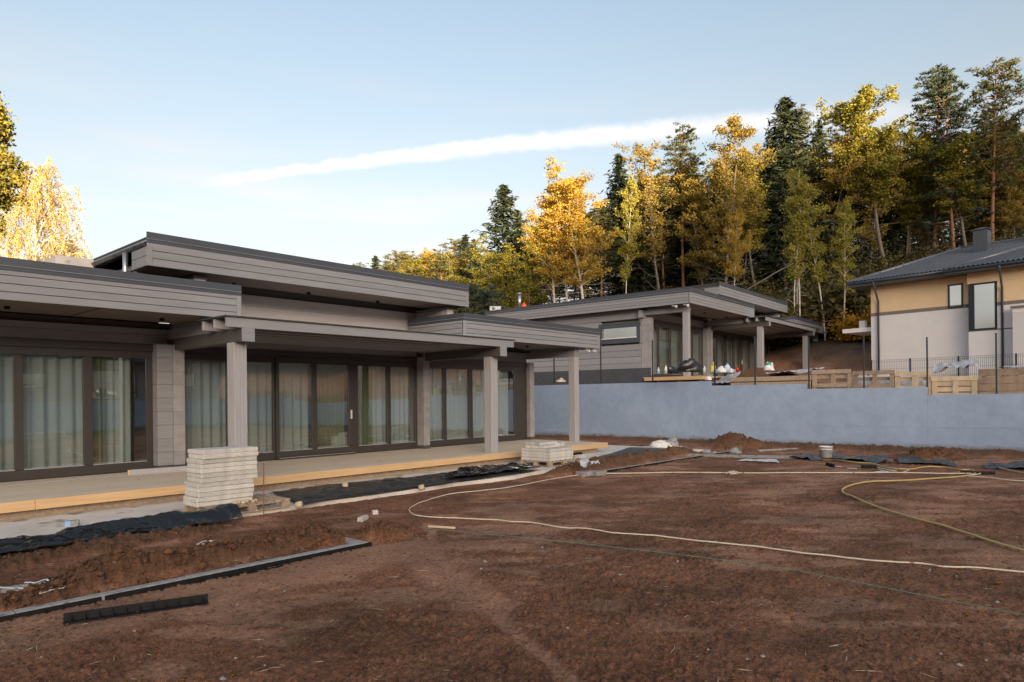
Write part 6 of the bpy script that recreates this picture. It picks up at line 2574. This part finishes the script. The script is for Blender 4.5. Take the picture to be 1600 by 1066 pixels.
# ---- the far wood along the left skyline
for k, u in enumerate(range(604, 770, 9)):
    kind, key = (('pine_sunlit', 'pine_a'), ('birch_a', 'birch_a'), ('pine_wide', 'pine_a'), ('willow', 'birch_a'))[k % 4]
    P_(kind, u + rr.uniform(-3, 3), 414 - .13 * (u - 604) + rr.uniform(-6, 8), rr.uniform(100, 125), 'tree of the low far wood along the skyline right of the raised roof', LB[key][1], LB[key][2],
       rr.uniform(1.3, 1.7), group='trees of the far wood on the left skyline')


# ---- undergrowth on the slope: one mass nobody could count
def undergrowth():
    rng = np.random.default_rng(77)
    lf = Leafy(77)
    n = 1700
    t = rng.uniform(49, 92, n)
    u = rng.uniform(690, 1680, n)
    k = (u - CXP) / FPX
    x = AX.x * t + RT0.x * t * k
    y = AX.y * t + RT0.y * t * k
    ok = terr(x, y) > 4.4
    x, y = x[ok], y[ok]
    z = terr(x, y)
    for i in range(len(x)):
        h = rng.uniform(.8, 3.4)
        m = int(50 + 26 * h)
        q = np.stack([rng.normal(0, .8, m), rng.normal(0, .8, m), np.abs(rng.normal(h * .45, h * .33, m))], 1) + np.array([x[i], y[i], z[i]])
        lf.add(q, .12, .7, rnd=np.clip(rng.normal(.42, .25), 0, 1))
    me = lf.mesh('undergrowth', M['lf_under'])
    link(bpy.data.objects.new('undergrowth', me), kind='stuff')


undergrowth()


# ---- oak reaching in from the left
def oak():
    rng = np.random.default_rng(31)
    tr = MB()
    lf = Leafy(31)
    t0 = 27.0
    base = T(-150, t0)
    bz = 0.0
    stem = limb((0, 0, -.3), (0, 0, 1), 13.5, 10, rng, .03)
    tr.tube(stem, taper(11, .34, .10), 9)
    # boughs towards the frame: measured ends (u, v), and some all round
    ends = [(5, 150), (18, 175), (-2, 205), (24, 205), (10, 240), (30, 248), (45, 262), (40, 285), (22, 290), (-5, 262), (8, 305), (-10, 230), (-12, 180), (-20, 350), (-3, 346)]
    bo = []
    for (u, v) in ends:
        e = AX * t0 + RT0 * (t0 * (u - CXP) / FPX) + Vector((0, 0, ztop(u, v, t0)))
        e = np.array(e - base) + np.array([rng.normal(0, .25), rng.normal(0, .25), 0])
        t = np.clip((e[2] - 2.2) / 13.5, .3, .95)
        s = along(stem, 1, t, t)[0]
        pts = np.array([s + (e - s) * f + np.array([0, 0, .5 * math.sin(PI * f)]) + rng.normal(0, .10, 3) * (0 < f < 1) for f in np.linspace(0, 1, 6)])
        bo.append((pts, .62, 1))
    for i in range(26):
        th = rng.uniform(0, 2 * PI)
        if math.cos(th) * RT0.x + math.sin(th) * RT0.y > .2: continue
        t = rng.uniform(.35, .98)
        s = along(stem, 1, t, t)[0]
        bo.append((limb(s, (math.cos(th), math.sin(th), .5), rng.uniform(2, 4.5), 5, rng, .14), 1.0, 0))
    for pts, w, near in bo:
        tr.tube(pts, taper(6, .09, .015), 5, False)
        for j in range(9 if near else 6):
            b0 = along(pts, 1, rng.uniform(.80 if near else .4, 1.0), 1)[0]
            d = rng.normal(0, 1, 3)
            tw = limb(b0, d, .50 if near else .9, 3, rng, .2)
            tr.tube(tw, taper(4, .012, .004), 3, False)
            n = 60 if near else 60
            q = along(tw, n, .1, 1.05, rng) + rng.normal(0, .13 if near else .3, (n, 3))
            lf.add(q, (.075 if near else .09), .65, rnd=np.clip(rng.normal(.5, .25), 0, 1))
    root = thing('oak_tree', 'oak with green and yellow leaves reaching in at the upper left edge', 'oak', (base.x, base.y, bz))
    link(bpy.data.objects.new('trunk', tr.mesh('trunk', M['bark_grey'], True)), root)
    link(bpy.data.objects.new('crown', lf.mesh('crown', M['lf_oak'])), root)


oak()
